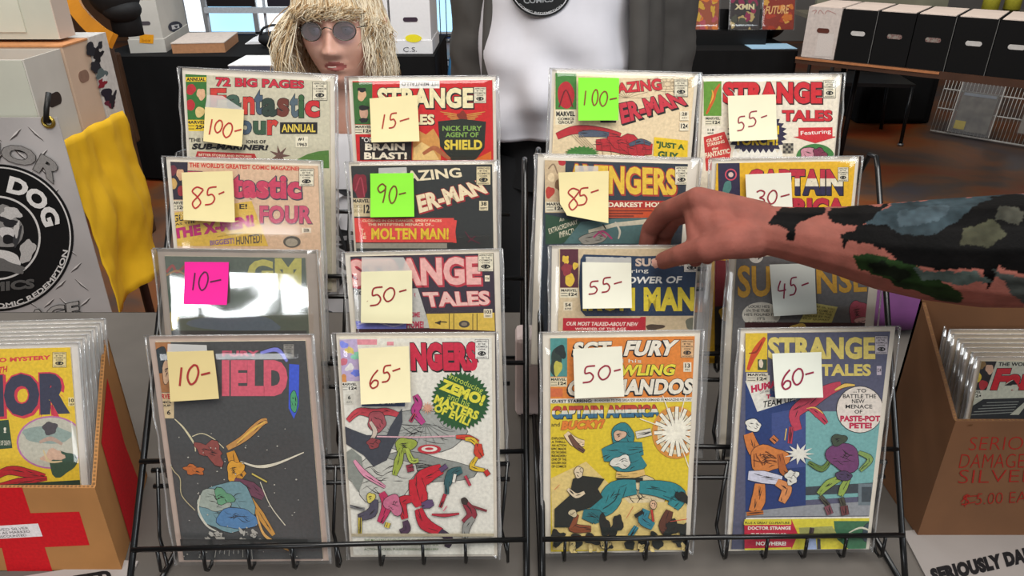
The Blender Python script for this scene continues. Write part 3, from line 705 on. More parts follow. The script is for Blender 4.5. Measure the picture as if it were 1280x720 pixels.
# white grid panel with a slabbed comic
g0 = on_z(1163, 163, 0.02); g1 = on_z(1290, 184, 0.02); gd = (g1 - g0); gd.z = 0; gl = gd.length; gd.normalize()
M = frame(g0, gd, Vector((0, 0, 1)) + Vector((-gd.y, gd.x, 0)) * .25)
r = thing('wire_grid_panel', 'white wire grid panel leaning under the brown table at the right', 'rack', M=M); q = MB().use(mat('#cfcdc8', .4))
for z in (0, .17, .31, .5): q.tube([(0, 0, z), (gl, 0, z)], .008 if z in (0, .5) else .006, 6)
for k in range(int(gl / .024)): q.tube([(k * .024, 0, 0), (k * .024, 0, .5)], .0022, 5)
q.build('grid', r)
M2 = M.copy(); M2.translation = M.translation + gd * .12 + (M.to_3x3() @ Vector((0, -.035, .012)))
r = thing('slabbed_comic', 'comic in a clear hard case with a yellow label, in the white grid panel', 'comic', M=M2)
q = MB().use(mat('#77736c', .5, 0, .4, 14)); q.box(.02, .006, .02, .25, .016, .30); q.use(mat('#d8c33a', .6)); q.box(.03, .0, .03, .10, .005, .09); q.use(mat('#8f98a4', .4)); q.box(.03, .002, .27, .24, .006, .29); q.build('comic_book', r)
q = MB().use(film('hard_case', '#f4f4f4', .12, .03, .1, .0)); q.box(0, -.004, 0, .27, .022, .36); q.build('hard_case', r)
q = MB().use(mat('#cfccc6', .4)); q.box(.268, -.006, 0, .274, .024, .37); q.box(-.004, -.006, 0, .002, .024, .37); q.build('case_rim', r)
M3 = M.copy(); M3.translation = M.translation + gd * .55 + (M.to_3x3() @ Vector((0, -.02, .03)))
r = thing('bagged_comic', 'large comic with orange and white cover behind the white grid, right edge', 'comic', M=M3); q = MB().use(mat('#9a948c', .6)); q.box(0, 0, .05, .5, .008, .42); q.use(mat('#8a4a26', .6)); q.box(.05, -.002, .28, .5, 0, .40); q.build('comic_book', r)
q = MB().use(BAG()); q.box(-.01, -.006, .04, .51, .012, .43); q.build('plastic_bag', r)
# table far right with two yellow bottles
t = thing('folding_table', 'tan table far behind the black storage boxes', 'table', (4.0, 6.4, 0)); q = MB().use(mat('#8f8672', .7, 0, .1, 6)); q.box(-1.6, -.3, .72, 1.6, .3, .75); q.build('tabletop', t)
for sx in (-1.4, 1.4):
    for sy in (-.24, .24): q = MB().use(mat('#3a3a3a', .5)); q.tube([(sx, sy, 0), (sx, sy, .72)], .016); q.build('leg', t)
for k, (px, lab) in enumerate(((1238, 'bottle with a yellow label on the far tan table, the left one'), (1265, 'bottle with a yellow label on the far tan table, the right one'))):
    a = on_y(px, 8, 6.3); r = thing('bottle', lab, 'bottle', (a.x, 6.3, .75), group='yellow labelled bottles'); q = MB().use(mat('#4a4618', .2)); q.tube([(0, 0, 0), (0, 0, .26), (0, 0, .32), (0, 0, .38)], [.06, .06, .025, .02], 16); q.build('glass_body', r)
    q = MB().use(mat('#c9c23c', .6)); q.tube([(0, 0, .05), (0, 0, .22)], .0615, 16); q.build('label_band', r); q = MB().use(mat('#2a2a1c', .5)); q.tube([(0, 0, .38), (0, 0, .41)], .022, 12); q.build('cap', r)
o = MB().use(mat('#8e8c78', .7, 0, .2, 5)); o.box(-.55, -.02, 0, .55, .02, .5); o = o.build('backdrop_board'); o.location = (3.1, 6.62, .752); tag(o, 'olive grey display board on the far tan table', 'board')
# ================================================================== the bagged comics on the racks
LEAN = radians(13.0)
def dep(row, col): return (0.896, 0.872, 0.846, 0.818)[row] - 0.012 + 0.015 * col
COMICS = []
def comic(label, TL, TR, D, ins, bg, o, k, H=0.268, shiny=False, tilt=0.0, lean=LEAN, board='#d8cfc0', group='bagged comics standing on the wire racks', yaw=0.0, thin=False, bot=None, flap=0.0):
    a = at(TL[0], TL[1], D); b = at(TR[0], TR[1], D)
    w = (b - a).length; up = Vector((0, sin(lean + tilt), cos(lean + tilt)))
    ex = (b - a).normalized()
    if yaw: ex = Matrix.Rotation(yaw, 3, 'Z') @ ex
    M = frame((0, 0, 0), ex, up); upv = M.to_3x3() @ Vector((0, 0, 1))
    if bot:
        lo, hi = .2, .34
        for _ in range(40):
            H = (lo + hi) / 2
            if project((a + b) / 2 - upv * H)[1] < bot: lo = H
            else: hi = H
    M.translation = (a + b) / 2 - upv * H
    root = thing('bagged_comic', label, 'comic', M=M, group=group)
    b_ = MB().use(mat(board, 0.6, 0, .05)); b_.box(-w / 2, 0.0022, 0, w / 2, 0.0034, H)
    b_.build('backing_board', root)
    S = Sheet(M, o, k); l, t, r = ins
    S.w, S.h, S.root = w, H, root
    xl, xr, zt = -w / 2 + l, w / 2 - r, H - t
    S.mb.use(mat('#cfc4aa', 0.8, 0, .15, 300)); S.mb.box(xl, 0.0001, 0.004, xr, 0.0021, zt)
    S.mb.use(ink(bg)); y = S.up(); S.mb.poly([(xl, y, 0.004), (xr, y, 0.004), (xr, y, zt), (xl, y, zt)])
    def done():
        clip_print(S.mb.bm, xl, xr, .004, zt)
        return S.mb.build('comic_book', root, recalc=False)
    S.done = done
    seed = len(COMICS) + 1; COMICS.append(root)
    bg_ = bag_mesh(w, H, shiny, seed, thin=thin, xr=flap).build('plastic_bag', root, recalc=False)
    edge_beads(w, H, seed).build('bag_seam', bg_)
    return S
def price_note(S, label, quad, items, paper='#e2d8ac', inkc='#8a1418', w=9, curl=0.004, tape=None, cut=None):
    N = Sheet(S.M, S.o, S.k, y0=-0.0068)
    q = [N.loc(*p) for p in quad]
    zt = max(p[1] for p in q); hh = zt - min(p[1] for p in q)
    N.yf = lambda x, z: -curl * max(0, (zt - z) / hh) ** 2
    f = quad_map(q); n = 8; mp = mat(paper, 0.8, 0, .03, 30)
    N.mb.use(mp); F = []; B = []
    for j in range(n + 1):
        F.append([]); B.append([])
        for i in range(n + 1):
            x, z = f(i / n, j / n)
            if cut and i == 0 and j >= n - 2: x, z = f(0.5 * (j - n + 2) / n * 2 / 2, j / n); z += 0.0004 * (j - n + 2)
            F[-1].append(N.mb.bm.verts.new((x, N.y + N.yf(x, z), z))); B[-1].append(N.mb.bm.verts.new((x, N.y + N.yf(x, z) + 0.0003, z)))
    for j in range(n):
        for i in range(n):
            N.mb.face([F[j][i], F[j + 1][i], F[j + 1][i + 1], F[j][i + 1]]); N.mb.face([B[j][i], B[j][i + 1], B[j + 1][i + 1], B[j + 1][i]])
    for i in range(n):
        N.mb.face([F[0][i], F[0][i + 1], B[0][i + 1], B[0][i]]); N.mb.face([F[n][i], B[n][i], B[n][i + 1], F[n][i + 1]])
        N.mb.face([F[i][0], B[i][0], B[i + 1][0], F[i + 1][0]]); N.mb.face([F[i][n], F[i + 1][n], B[i + 1][n], B[i][n]])
    N.y -= .0006
    N.write(mat(inkc, 0.5, 0, .1), items, w)
    o = N.mb.build('price_note', None, recalc=False); o.matrix_world = S.M
    tag(o, label, 'price note', 'handwritten price notes on the comics')
    if tape:
        t = MB().use(TAPE()); tq = [N.loc(*p) for p in tape]
        t.mesh([(x, -0.0064, z) for x, z in tq] + [(x, -0.0062, z) for x, z in tq], [(3, 2, 1, 0), (4, 5, 6, 7), (0, 1, 5, 4), (1, 2, 6, 5), (2, 3, 7, 6), (3, 0, 4, 7)])
        t.build('tape', o)
    return o
BK = '#1b191a'; CR = '#e6d9bd'; WH = '#ece7dc'; RED = '#c0202a'; YEL = '#e0bd22'; GRN = '#2e6b2c'; SKIN = '#d6a982'; NAVY = '#1f2c4a'

# ---- top row, first from the left
S = comic('bagged comic with multicoloured title and 72 BIG PAGES line, top of the first column', (226.5, 85), (417.5, 94.5), dep(0, 0), (.0045, .0068, .0055), '#c6bfa6', (200, 70), 5.142)
S.poly('#2f6b2a', [(160, 115), (300, 120), (298, 410), (162, 410)]).R(YEL, 165, 135, 297, 165).T('ANNUAL', BK, (170, 138, 292, 162), .05)
for c, x, y, e in (('#b3262c', 200, 215, 1), (SKIN, 264, 245, 2), ('#b3262c', 196, 315, 3), ('#d9bd7c', 256, 360, 4)): S.blob(c, x, y, 30, 35, 0, e, .15)
S.price(163, 410, 300, 482, '25\u00a2', YEL)
S.T('72 BIG PAGES', '#c3263a', [(360, 135), (925, 158), (925, 210), (360, 195)], .05, BK, .06)
for ch, c, q in (('F', '#c6392f', (325, 208, 425, 330)), ('a', '#3f5a4c', (432, 250, 520, 335)), ('n', '#c4382f', (535, 262, 608, 376)), ('t', '#46586a', (608, 220, 662, 376)),
                 ('a', '#2d3d33', (655, 272, 748, 388)), ('s', '#6b3226', (754, 272, 830, 392)), ('t', '#51626c', (835, 245, 888, 394)), ('i', '#345c35', (892, 250, 926, 396)), ('c', '#c4262c', (932, 285, 1026, 395))):
    S.T(ch, c, q, .05, BK, .035)
for ch, c, q in (('F', '#c6392f', (380, 400, 450, 500)), ('o', '#46586a', (505, 415, 590, 505)), ('u', '#37553c', (600, 418, 680, 505)), ('r', '#c4382f', (690, 410, 760, 508))): S.T(ch, c, q, .05, BK, .03)
S.R(BK, 772, 426, 1012, 500).T('ANNUAL', '#dfc34e', (782, 438, 1000, 490), .03)
S.T('"THE U', BK, (182, 526, 296, 552), .03).T('IONS OF', BK, (555, 540, 682, 562), .03)
S.T('SUB-MARINER!', BK, [(215, 560), (700, 572), (690, 606), (203, 600)], .07)
S.poly('#b02a2c', [(240, 612), (610, 628), (622, 660), (228, 652)]).T('BETTER STORIES AND PICTURES', CR, [(250, 626), (590, 640), (590, 652), (250, 642)], .02)
S.R('#e2d9c0', 872, 517, 952, 588).T('#1', BK, (888, 524, 925, 545), .04).T('1963', BK, (884, 558, 945, 580), .04)
S.poly('#4f7a34', [(880, 665), (950, 630), (1020, 612), (1085, 606), (1088, 720), (880, 720)]).burst('#6a4a42', 770, 640, 22, 70, 7).seal(980, 165, 1076, 286)
S.blob('#7a9a4a', 640, 1000, 380, 260, 0, 3).blob('#b5493a', 450, 1150, 200, 140, 20, 5)
S.done()
price_note(S, 'pale yellow price note reading 100, on the comic with the 72 BIG PAGES line', [(304, 328), (552, 345), (546, 580), (299, 545)],
           [('1', 332, 405, 356, 502), ('0', 370, 412, 418, 490), ('0', 424, 430, 482, 520), ('-', 496, 466, 540, 486)], '#dccb96', '#a8201c', 9, tape=[(318, 250), (415, 256), (552, 345), (304, 330)])
# ---- top row, second
S = comic('bagged comic with red cover and cream STRANGE title, top of the second column', (435, 97), (619.5, 95.5), dep(0, 1), (.005, .0042, .004), '#c41c1e', (420, 80), 5.333)
S.R('#35642b', 110, 122, 242, 402)
S.blob(SKIN, 172, 205, 28, 42, 0, 1, .15).blob(BK, 172, 172, 32, 14, 0, 2, .2).blob('#c59a80', 185, 325, 30, 44, 0, 3, .15).blob(BK, 185, 292, 34, 18, 5, 4, .2).blob(BK, 185, 375, 30, 16, 0, 5, .3)
S.price(122, 405, 245, 468)
S.T('STRANGE', '#e8dcae', (275, 158, 915, 295), .06, BK, .05, (5, 6)).T('TALES', '#e8dcae', (372, 335, 656, 405), .05, BK, .04, (4, 4))
S.R('#e6e2dc', 425, 112, 690, 162).T('1ST MENTALLO', '#3a3230', [(682, 146), (438, 146), (438, 120), (682, 120)], .01)
S.seal(918, 153, 1002, 262)
for sx in (-1, 1):
    for i in range(4): S.stroke('#c58a3e', [(845 + sx * 12, 340 + i * 10), (845 + sx * 80, 330 + i * 12), (845 + sx * (150 - i * 24), 318 + i * 16)], 9, .6)
S.blob('#7c2a1a', 843, 345, 34, 28, 0, 8, .3)
S.poly('#20261d', [(680, 382), (840, 366), (1000, 384), (990, 560), (930, 640), (770, 640), (692, 545)])
S.T('NICK FURY', '#7fa54a', (710, 412, 972, 446), .03).T('AGENT OF', '#7fa54a', (730, 455, 950, 488), .03).T('SHIELD', '#dcc341', (722, 505, 975, 572), .05)
S.poly('#c98f48', [(508, 640), (512, 525), (545, 440), (600, 470), (650, 430), (690, 500), (700, 640)]).poly('#e3c07a', [(515, 640), (520, 560), (570, 520), (640, 560), (690, 640)])
S.stroke('#a8603a', [(580, 600), (650, 560), (700, 590), (760, 635)], 34, .4).poly('#d36a1e', [(920, 640), (1035, 580), (1035, 640)])
S.poly('#1d1513', [(158, 484), (505, 510), (505, 640), (160, 640)]).T('"OF', WH, (172, 488, 240, 522), .01).T('BRAIN', '#e9dfc6', (194, 530, 458, 576), .05).T('BLAST!', '#e9dfc6', (188, 588, 474, 636), .05)
S.done()
price_note(S, 'cream price note reading 15, on the red comic at the top of the second column', [(230, 230), (545, 208), (563, 512), (246, 520)],
           [('1', 312, 335, 336, 430), ('5', 360, 325, 412, 425), ('-', 432, 355, 494, 386)], '#e0d2a0', '#a02a1c', 9)
# ---- top row, third
S = comic('bagged comic with cream cover, red title and web lines, top of the third column', (690.5, 86.5), (873.5, 92), dep(0, 2), (.004, .0042, .0045), '#e0caa4', (660, 80), 5.536)
S.R('#3f7d33', 190, 55, 335, 314).blob('#b3212b', 263, 215, 60, 92, 0, 3, .12).stroke('#6b141b', [(215, 300), (262, 180), (310, 300)], 10).R('#e0d5b8', 190, 318, 330, 420)
S.T('MARVEL', BK, (195, 328, 325, 362), .06).T('COMICS', BK, (205, 370, 318, 390), .04).T('GROUP', BK, (210, 394, 315, 414), .04)
for a in range(0, 360, 24): S.stroke('#85745c', [(965 + 20 * cos(radians(a)), 138 + 12 * sin(radians(a))), (965 + 175 * cos(radians(a)), 138 + 62 * sin(radians(a)))], 2.2, 0, False)
for r in (50, 100, 150):
    S.stroke('#85745c', [(965 + r * cos(radians(a)), 138 + r * .36 * sin(radians(a))) for a in range(0, 361, 24)], 2.2, 0, False)
for a in range(0, 180, 22): S.stroke('#85745c', [(680, 235), (680 + 160 * cos(radians(a)), 235 - 110 * sin(radians(a)))], 2.2, 0, False)
S.T('AMAZING', '#c92f38', [(470, 150), (915, 98), (930, 180), (470, 215)], .05, BK, .04)
S.T('ER-MAN', '#c43140', [(628, 275), (1030, 190), (1100, 282), (648, 415)], .06, BK, .05, (8, 8)).R(BK, 500, 392, 610, 406)
S.ol = ('#1b1718', 3.2)
S.stroke('#b3262f', [(200, 500), (330, 455), (520, 470), (640, 500)], 62, .3).stroke('#4b5566', [(350, 488), (440, 480), (560, 490)], 46, .3).stroke('#b3262f', [(470, 560), (600, 560), (740, 580), (860, 590)], 110, .35)
S.blob('#b3262f', 690, 560, 130, 60, 15, 8, .35).stroke('#4b5566', [(700, 560), (780, 535), (850, 555)], 34, .4)
for i in range(6): S.stroke('#7a1820', [(500 + i * 60, 520), (520 + i * 60, 640)], 3)
for i in range(5): S.stroke('#9a8a70', [(300 + i * 18, 490), (400 + i * 18, 590)], 3)
S.burst('#3c7a33', 372, 620, 95, 122, 22, .45)
S.poly(YEL, [(872, 505), (1106, 530), (1100, 720), (865, 720)]).T('"JUST A', '#2f5a24', [(888, 532), (1082, 556), (1080, 604), (884, 584)], .05, BK, .02).T('GUY', '#2f5a24', [(900, 600), (1040, 616), (1040, 665), (896, 650)], .05, BK, .02)
S.seal(1010, 105, 1106, 226).R('#e4d8bd', 1050, 326, 1112, 390).T('28', BK, (1064, 334, 1100, 358), .04).T('JULY', BK, (1062, 368, 1102, 380), .03).R('#e4d8bd', 1048, 405, 1110, 462).T('12\u00a2', BK, (1056, 412, 1104, 454), .05)
S.done()
price_note(S, 'lime green price note reading 100, at the top of the third column', [(345, 95), (626, 98), (618, 388), (344, 390)],
           [('1', 382, 185, 400, 285), ('0', 440, 178, 480, 285), ('0', 492, 190, 545, 290), ('-', 560, 232, 610, 248)], '#7fe032', '#7a3410', 9)
# ---- top row, fourth
S = comic('bagged comic with cream cover and red STRANGE TALES title, top of the fourth column', (876.5, 95), (1053.5, 92.5), dep(0, 3), (.0035, .0052, .0025), '#e4d9c4', (860, 80), 4.0)
S.R('#5f8f2e', 78, 86, 167, 260).stroke('#c2571c', [(92, 250), (120, 190), (135, 140), (160, 100)], 22, .6).stroke('#e0a63a', [(110, 200), (125, 160), (120, 130)], 8, .6)
S.price(84, 262, 165, 308).R('#e8dfca', 94, 320, 134, 354).T('118', BK, (98, 323, 130, 336), .04).T('MAR', BK, (98, 341, 130, 350), .04)
S.poly('#c32f2c', [(78, 365), (182, 338), (216, 425), (200, 520), (90, 535)])
S.T('GUEST', CR, [(90, 378), (170, 358), (174, 374), (94, 394)], .03).T('STARRING', CR, [(94, 398), (180, 378), (184, 394), (98, 414)], .03).T('the', CR, [(118, 418), (150, 410), (152, 426), (120, 434)], .02)
S.T('FANTASTIC', CR, [(84, 445), (206, 422), (210, 446), (88, 472)], .05).T('FOUR', CR, [(105, 480), (190, 462), (192, 486), (108, 504)], .05)
S.T('STRANGE', '#c8202a', (175, 90, 670, 198), .07, '#3a1214', .045, (4, 4)).T('TALES', '#c4202c', (470, 230, 720, 286), .06, '#3a1214', .03, (3, 3))
S.burst('#2a2340', 345, 350, 130, 152, 26, .75).T('HUMAN', YEL, (262, 308, 455, 352), .05).T('TORCH!', YEL, (232, 362, 450, 406), .05)
for i in range(9): S.poly(WH, [(222 + i * 28, 446), (236 + i * 28, 424), (250 + i * 28, 446)])
S.R(WH, 222, 446, 472, 470).poly('#c6262c', [(552, 318), (722, 316), (722, 362), (750, 362), (637, 396), (525, 364), (552, 362)]).T('Featuring', WH, [(562, 336), (712, 326), (716, 352), (564, 362)], .01)
S.ol = ('#1b1718', 3.2)
S.E('#3a7a3a', 636, 465, 96, 66).blob('#c98a98', 610, 455, 52, 34, 10, 3).blob('#7a2c48', 660, 450, 36, 26, 30, 9)
S.R('#8f8878', 474, 396, 526, 446)
for i in range(4):
    for j in range(4):
        if (i + j) % 2: S.R('#3a3634', 474 + i * 13, 396 + j * 12.5, 487 + i * 13, 408.5 + j * 12.5)
S.seal(676, 82, 738, 170)
S.done()
price_note(S, 'cream price note reading 55, at the top of the fourth column', [(192, 160), (430, 152), (433, 375), (196, 385)],
           [('5', 235, 260, 275, 332), ('5', 290, 235, 335, 312), ('-', 355, 253, 385, 270)], '#dedabc', '#8e1c30', 6)
# ---- second row, first
S = comic('bagged comic with salmon cover, pink title and yellow panel, second in the first column', (206.5, 196.5), (399.5, 202), dep(1, 0), (.0055, .005, .0022), '#d3b192', (190, 180), 5.142)
S.poly('#2b2433', [(112, 104), (230, 108), (226, 358), (114, 358)])
for c, x, y, e in (('#6b2a36', 135, 170, 1), (SKIN, 182, 195, 2), ('#c8a05c', 136, 255, 3), ('#9a2c34', 190, 300, 4)): S.blob(c, x, y, 26, 34, 0, e, .15)
S.price(114, 364, 216, 430).T("THE WORLD'S GREATEST COMIC MAGAZINE!", '#c8382c', [(240, 118), (945, 145), (945, 172), (240, 150)], .045)
S.T('Fantastic', '#c4405c', [(230, 175), (958, 200), (962, 356), (230, 340)], .06, '#4a4450', .04, (5, 5)).T('FOUR', '#c4506a', (692, 395, 1028, 512), .05, '#5a4a55', .03, (4, 4))
S.poly('#d4ae4a', [(118, 445), (640, 366), (748, 656), (120, 656)]).T('GUEST', BK, [(132, 460), (300, 434), (300, 478), (132, 504)], .02).T('AS THE', BK, [(148, 510), (280, 490), (280, 506), (150, 526)], .02)
S.T('THE X-MEN!', '#b8276a', [(132, 545), (650, 452), (660, 530), (142, 612)], .07, '#5a1a3c', .02).T('E!', BK, (562, 385, 612, 418), .03)
S.T('you all asked for it', BK, [(420, 590), (610, 560), (610, 570), (420, 602)], .0).T('BIGGEST!', '#7a5a8a', [(372, 620), (528, 602), (530, 640), (374, 652)], .04).T('HUNTED!', '#5a5048', [(540, 598), (704, 572), (706, 636), (542, 648)], .03)
S.seal(944, 158, 1042, 272).R('#e0d0b8', 962, 538, 1024, 570).T('28', BK, (974, 544, 1010, 564), .03).E('#5a564e', 900, 628, 56, 38).E('#a09684', 898, 632, 40, 26)
S.done()
price_note(S, 'pale yellow price note reading 85, second row of the first column', [(206, 180), (531, 170), (556, 495), (229, 478)],
           [('8', 270, 272, 350, 405), ('5', 362, 270, 432, 384), ('-', 446, 296, 482, 322)], '#dccd98', '#a81c20', 9, .005)
# ---- second row, second
S = comic('bagged comic with black cover and red MOLTEN MAN panel, second in the second column', (435.5, 203.5), (619.5, 201.5), dep(1, 1), (.0028, .0036, .0042), '#2c2e2d', (420, 190), 5.333)
S.blob('#7a1f2c', 160, 225, 52, 80, 0, 2, .15).stroke('#a23a48', [(130, 260), (165, 170), (190, 300)], 8).R('#c9b68e', 105, 308, 230, 430)
S.T('MARVEL', BK, (112, 314, 222, 338), .05).T('COMICS', '#8a7a58', (112, 350, 176, 372), .02).T('GROUP', '#8a7a58', (112, 382, 176, 404), .02).T('12', BK, (184, 350, 224, 408), .05)
S.T('AMAZING', '#e3d3b0', [(290, 138), (826, 104), (842, 168), (296, 215)], .035).T('ER-MAN', '#e6d2ac', [(534, 290), (948, 186), (1014, 272), (556, 408)], .06, '#a0282c', .045, (6, 6))
S.seal(934, 96, 1032, 220, '#d4c39a').R('#d9c9a4', 955, 326, 1014, 390).T('38', BK, (966, 332, 1004, 358), .04).T('SEPT', BK, (962, 368, 1008, 382), .03)
S.R('#d6453e', 106, 440, 786, 602).poly('#d6453e', [(784, 452), (806, 456), (796, 530), (804, 606), (780, 604)])
S.T('CLOSING IN ON DANGER, SPIDEY FACES', '#f0d8b0', (176, 450, 704, 468), .02).T('THE MYSTIFYING MENACE OF...', '#f0d8b0', (212, 474, 652, 492), .02)
S.T('MOLTEN MAN!', '#dfb92e', (236, 506, 752, 584), .05, '#7a2a10', .02)
for i, ch in enumerate('THE'): S.T(ch, '#f0d8b0', (166 + i * 8, 512 + i * 24, 186 + i * 8, 532 + i * 24), .02)
S.R('#8f8a7c', 110, 608, 740, 642).stroke('#5a2030', [(860, 530), (900, 580), (960, 610)], 10, .5).stroke('#5a2030', [(880, 600), (930, 560)], 8)
S.done()
price_note(S, 'lime green price note reading 90, second row of the second column', [(235, 140), (520, 137), (529, 422), (240, 426)],
           [('9', 284, 208, 345, 332), ('0', 362, 222, 412, 334), ('-', 426, 262, 472, 280)], '#86de34', '#6a3410', 9, tape=[(290, 104), (475, 98), (478, 140), (290, 142)])
# ---- second row, third
S = comic('bagged comic with slate cover and yellow title, behind the reaching fingers in the third column', (672.5, 193), (873, 198.5), dep(1, 2), (.0085, .0066, .012), '#2a333e', (660, 180), 5.142)
S.poly('#c4ab88', [(106, 102), (240, 106), (236, 442), (110, 442)]).blob('#b3262f', 218, 118, 26, 20, 0, 3).stroke('#8a7258', [(130, 160), (165, 130), (190, 190)], 9).blob('#b3382c', 140, 310, 28, 38, 0, 4).blob('#e0c8a0', 150, 215, 22, 30, 0, 6, .15).blob('#7a5a3c', 195, 260, 20, 40, 0, 7)
S.price(112, 372, 236, 436)
S.T('AVENGERS', '#dcb63a', [(258, 124), (952, 160), (956, 330), (250, 318)], .05, '#a4382a', .045, (6, 6))
S.poly('#a52a22', [(505, 362), (1030, 366), (1030, 420), (505, 414)]).poly('#c04a22', [(505, 412), (1030, 418), (1030, 476), (505, 474)])
S.T('DARKEST HOUR', '#e6d8bc', (515, 374, 905, 406), .045)
for i in range(3): S.R('#7a2a18', 520, 424 + i * 17, 800 - i * 60, 434 + i * 17)
S.poly('#24452f', [(112, 450), (340, 500), (330, 560), (220, 640), (112, 645)])
S.T('An', CR, [(200, 478), (230, 470), (232, 492), (202, 500)], .0).T('EXTRAORDINARY', CR, [(130, 545), (315, 485), (320, 512), (138, 578)], .0).T('IMPACT!', CR, [(200, 565), (292, 540), (296, 576), (204, 604)], .0)
S.poly('#4a6a6a', [(340, 500), (560, 480), (880, 470), (880, 640), (230, 640)]).poly('#c4bba4', [(388, 552), (560, 505), (1020, 455), (1020, 490), (560, 532), (390, 575)])
S.ol = ('#1b1718', 3.2)
S.blob('#8f8a80', 420, 605, 100, 34, -12, 3).stroke('#a83a6a', [(420, 600), (480, 560), (540, 610)], 12).stroke('#a83a6a', [(450, 560), (500, 600)], 10).stroke('#c8c0ae', [(560, 500), (590, 560), (580, 610)], 14, .4).stroke('#1f2426', [(480, 515), (500, 545)], 8)
S.seal(944, 143, 1030, 262)
S.done()
price_note(S, 'pale yellow price note reading 85 with a lifted corner, second row of the third column', [(194, 180), (515, 170), (508, 498), (206, 442)],
           [('8', 248, 280, 330, 415), ('5', 318, 275, 384, 386), ('-', 400, 284, 450, 312)], '#dccd98', '#9a1a1c', 9, .007, tape=[(300, 135), (448, 140), (448, 175), (300, 178)], cut=True)
# ---- second row, fourth
S = comic('bagged comic with yellow cover and red, white and navy lettering behind the arm, fourth column', (891, 199), (1075, 196), dep(1, 3), (.005, .005, .005), '#e0ae1c', (780, 180), 2.56)
S.poly('#2a2340', [(300, 53), (370, 52), (374, 330), (306, 330)]).E('#d0485a', 342, 98, 19, 19).E('#2a2340', 342, 98, 15, 15).E('#d9b8ac', 342, 98, 8, 8).blob('#4a7a72', 330, 140, 14, 22, 20, 3)
S.T('CAPTAIN', NAVY, (394, 80, 700, 164), .07, BK, .03, (2, 2), bands=[(0.36, '#b8263a'), (0.66, '#e6dcc2'), (1.01, '#2b2546')])
S.T('AMERICA', '#b8263a', (392, 173, 708, 236), .07, '#5a1420', .03, (2, 2)).seal(684, 74, 718, 120)
S.blob('#3f6a8a', 520, 330, 90, 70, 0, 4).R('#6a1420', 290, 372, 760, 560).poly('#1c1618', [(290, 520), (760, 500), (760, 800), (290, 800)]).blob('#c9a02a', 350, 545, 50, 26, 0, 3)
S.done()
price_note(S, 'white price note reading 30, just above the forearm on the yellow comic', [(383, 96), (528, 90), (532, 236), (388, 242)],
           [('3', 415, 146, 446, 192), ('0', 453, 146, 482, 188), ('-', 494, 156, 522, 168)], '#dcd9c8', '#8e2030', 4.5)
# ---- third row, first
S = comic('bagged comic under strong window glare, third row of the first column', (195.5, 311.5), (394, 314), dep(2, 0), (.0085, .0078, .0115), '#55604e', (180, 300), 5.333, shiny=True, tilt=radians(1.5), board='#b8a497', flap=.004)
S.T('G', '#cfc25a', (690, 130, 862, 300), .06).T('M', '#cfc25a', (872, 122, 1050, 330), .08)
S.stroke('#a83c30', [(150, 215), (190, 170), (220, 215), (280, 165)], 18).stroke('#b8803a', [(150, 235), (220, 205), (285, 240)], 12)
S.blob('#35553a', 170, 420, 50, 90, 10, 3).blob('#c8b25a', 190, 540, 40, 70, 10, 5).blob('#5c6a78', 620, 560, 300, 60, 0, 6)
S.R('#191b1a', 130, 604, 1085, 640)
S.done()
price_note(S, 'magenta price note reading 10, on the glaring comic of the first column', [(288, 139), (580, 141), (575, 418), (290, 414)],
           [('1', 344, 210, 362, 322), ('0', 386, 205, 446, 322), ('-', 460, 250, 532, 274)], '#e61a90', '#4a0a34', 9)
# ---- third row, second
S = comic('bagged comic with dark purple cover and pale pink STRANGE TALES title, second column', (430.5, 316.5), (624, 312), dep(2, 1), (.0065, .004, .0066), '#342a36', (420, 300), 5.333)
S.T('STRANGE', '#e2aaa2', [(82, 132), (962, 108), (968, 298), (92, 312)], .06, '#b03440', .05, (8, 8)).T('TALES', '#e2b4aa', [(575, 348), (1022, 338), (1026, 432), (600, 448)], .05, '#b03440', .035, (5, 5))
S.seal(946, 90, 1050, 210).R(CR, 992, 236, 1024, 276).T('12\u00a2', BK, (995, 246, 1021, 266), .03)
S.poly('#b9b6b0', [(116, 330), (545, 322), (628, 586), (130, 592)]).poly('#7f83d6', [(130, 540), (480, 540), (470, 592), (140, 592)]).stroke('#c8c6f0', [(150, 560), (260, 545), (380, 575), (470, 550)], 10)  # violet blue bottom of the panel: iridescent sheen painted as ink
S.T('WE', '#b02a4a', (520, 352, 530, 380), .03).T('COME', '#b02a4a', (480, 480, 560, 515), .05).T('HOME!', '#b02a4a', (470, 540, 585, 588), .06).T('2c', BK, (128, 332, 172, 365), .04)
S.poly('#d8b64e', [(602, 492), (1056, 484), (1060, 612), (628, 612)])
for x in (755, 785, 912, 940): S.stroke('#3a3224', [(x, 490), (x, 600)], 5)
S.stroke('#3a3224', [(660, 552), (700, 545), (740, 548)], 8).poly('#3a3224', [(658, 552), (700, 535), (696, 566)]).E('#4a4440', 855, 560, 36, 24).E('#8a7c68', 855, 560, 20, 13)
S.R(CR, 985, 460, 1042, 518).T('103', BK, (990, 466, 1036, 490), .04).T('DEC', BK, (996, 500, 1032, 512), .03).poly('#3c1418', [(110, 596), (640, 588), (1060, 606), (1060, 640), (110, 640)])
S.done()
price_note(S, 'cream price note reading 50, on the dark purple comic of the second column', [(175, 204), (511, 195), (516, 540), (177, 534)],
           [('5', 236, 302, 318, 424), ('0', 326, 308, 398, 396), ('-', 428, 316, 476, 338), ('.', 214, 376, 224, 396)], '#dcd5ae', '#8c1a1e', 10, tape=[(178, 108), (455, 108), (505, 196), (178, 204)])
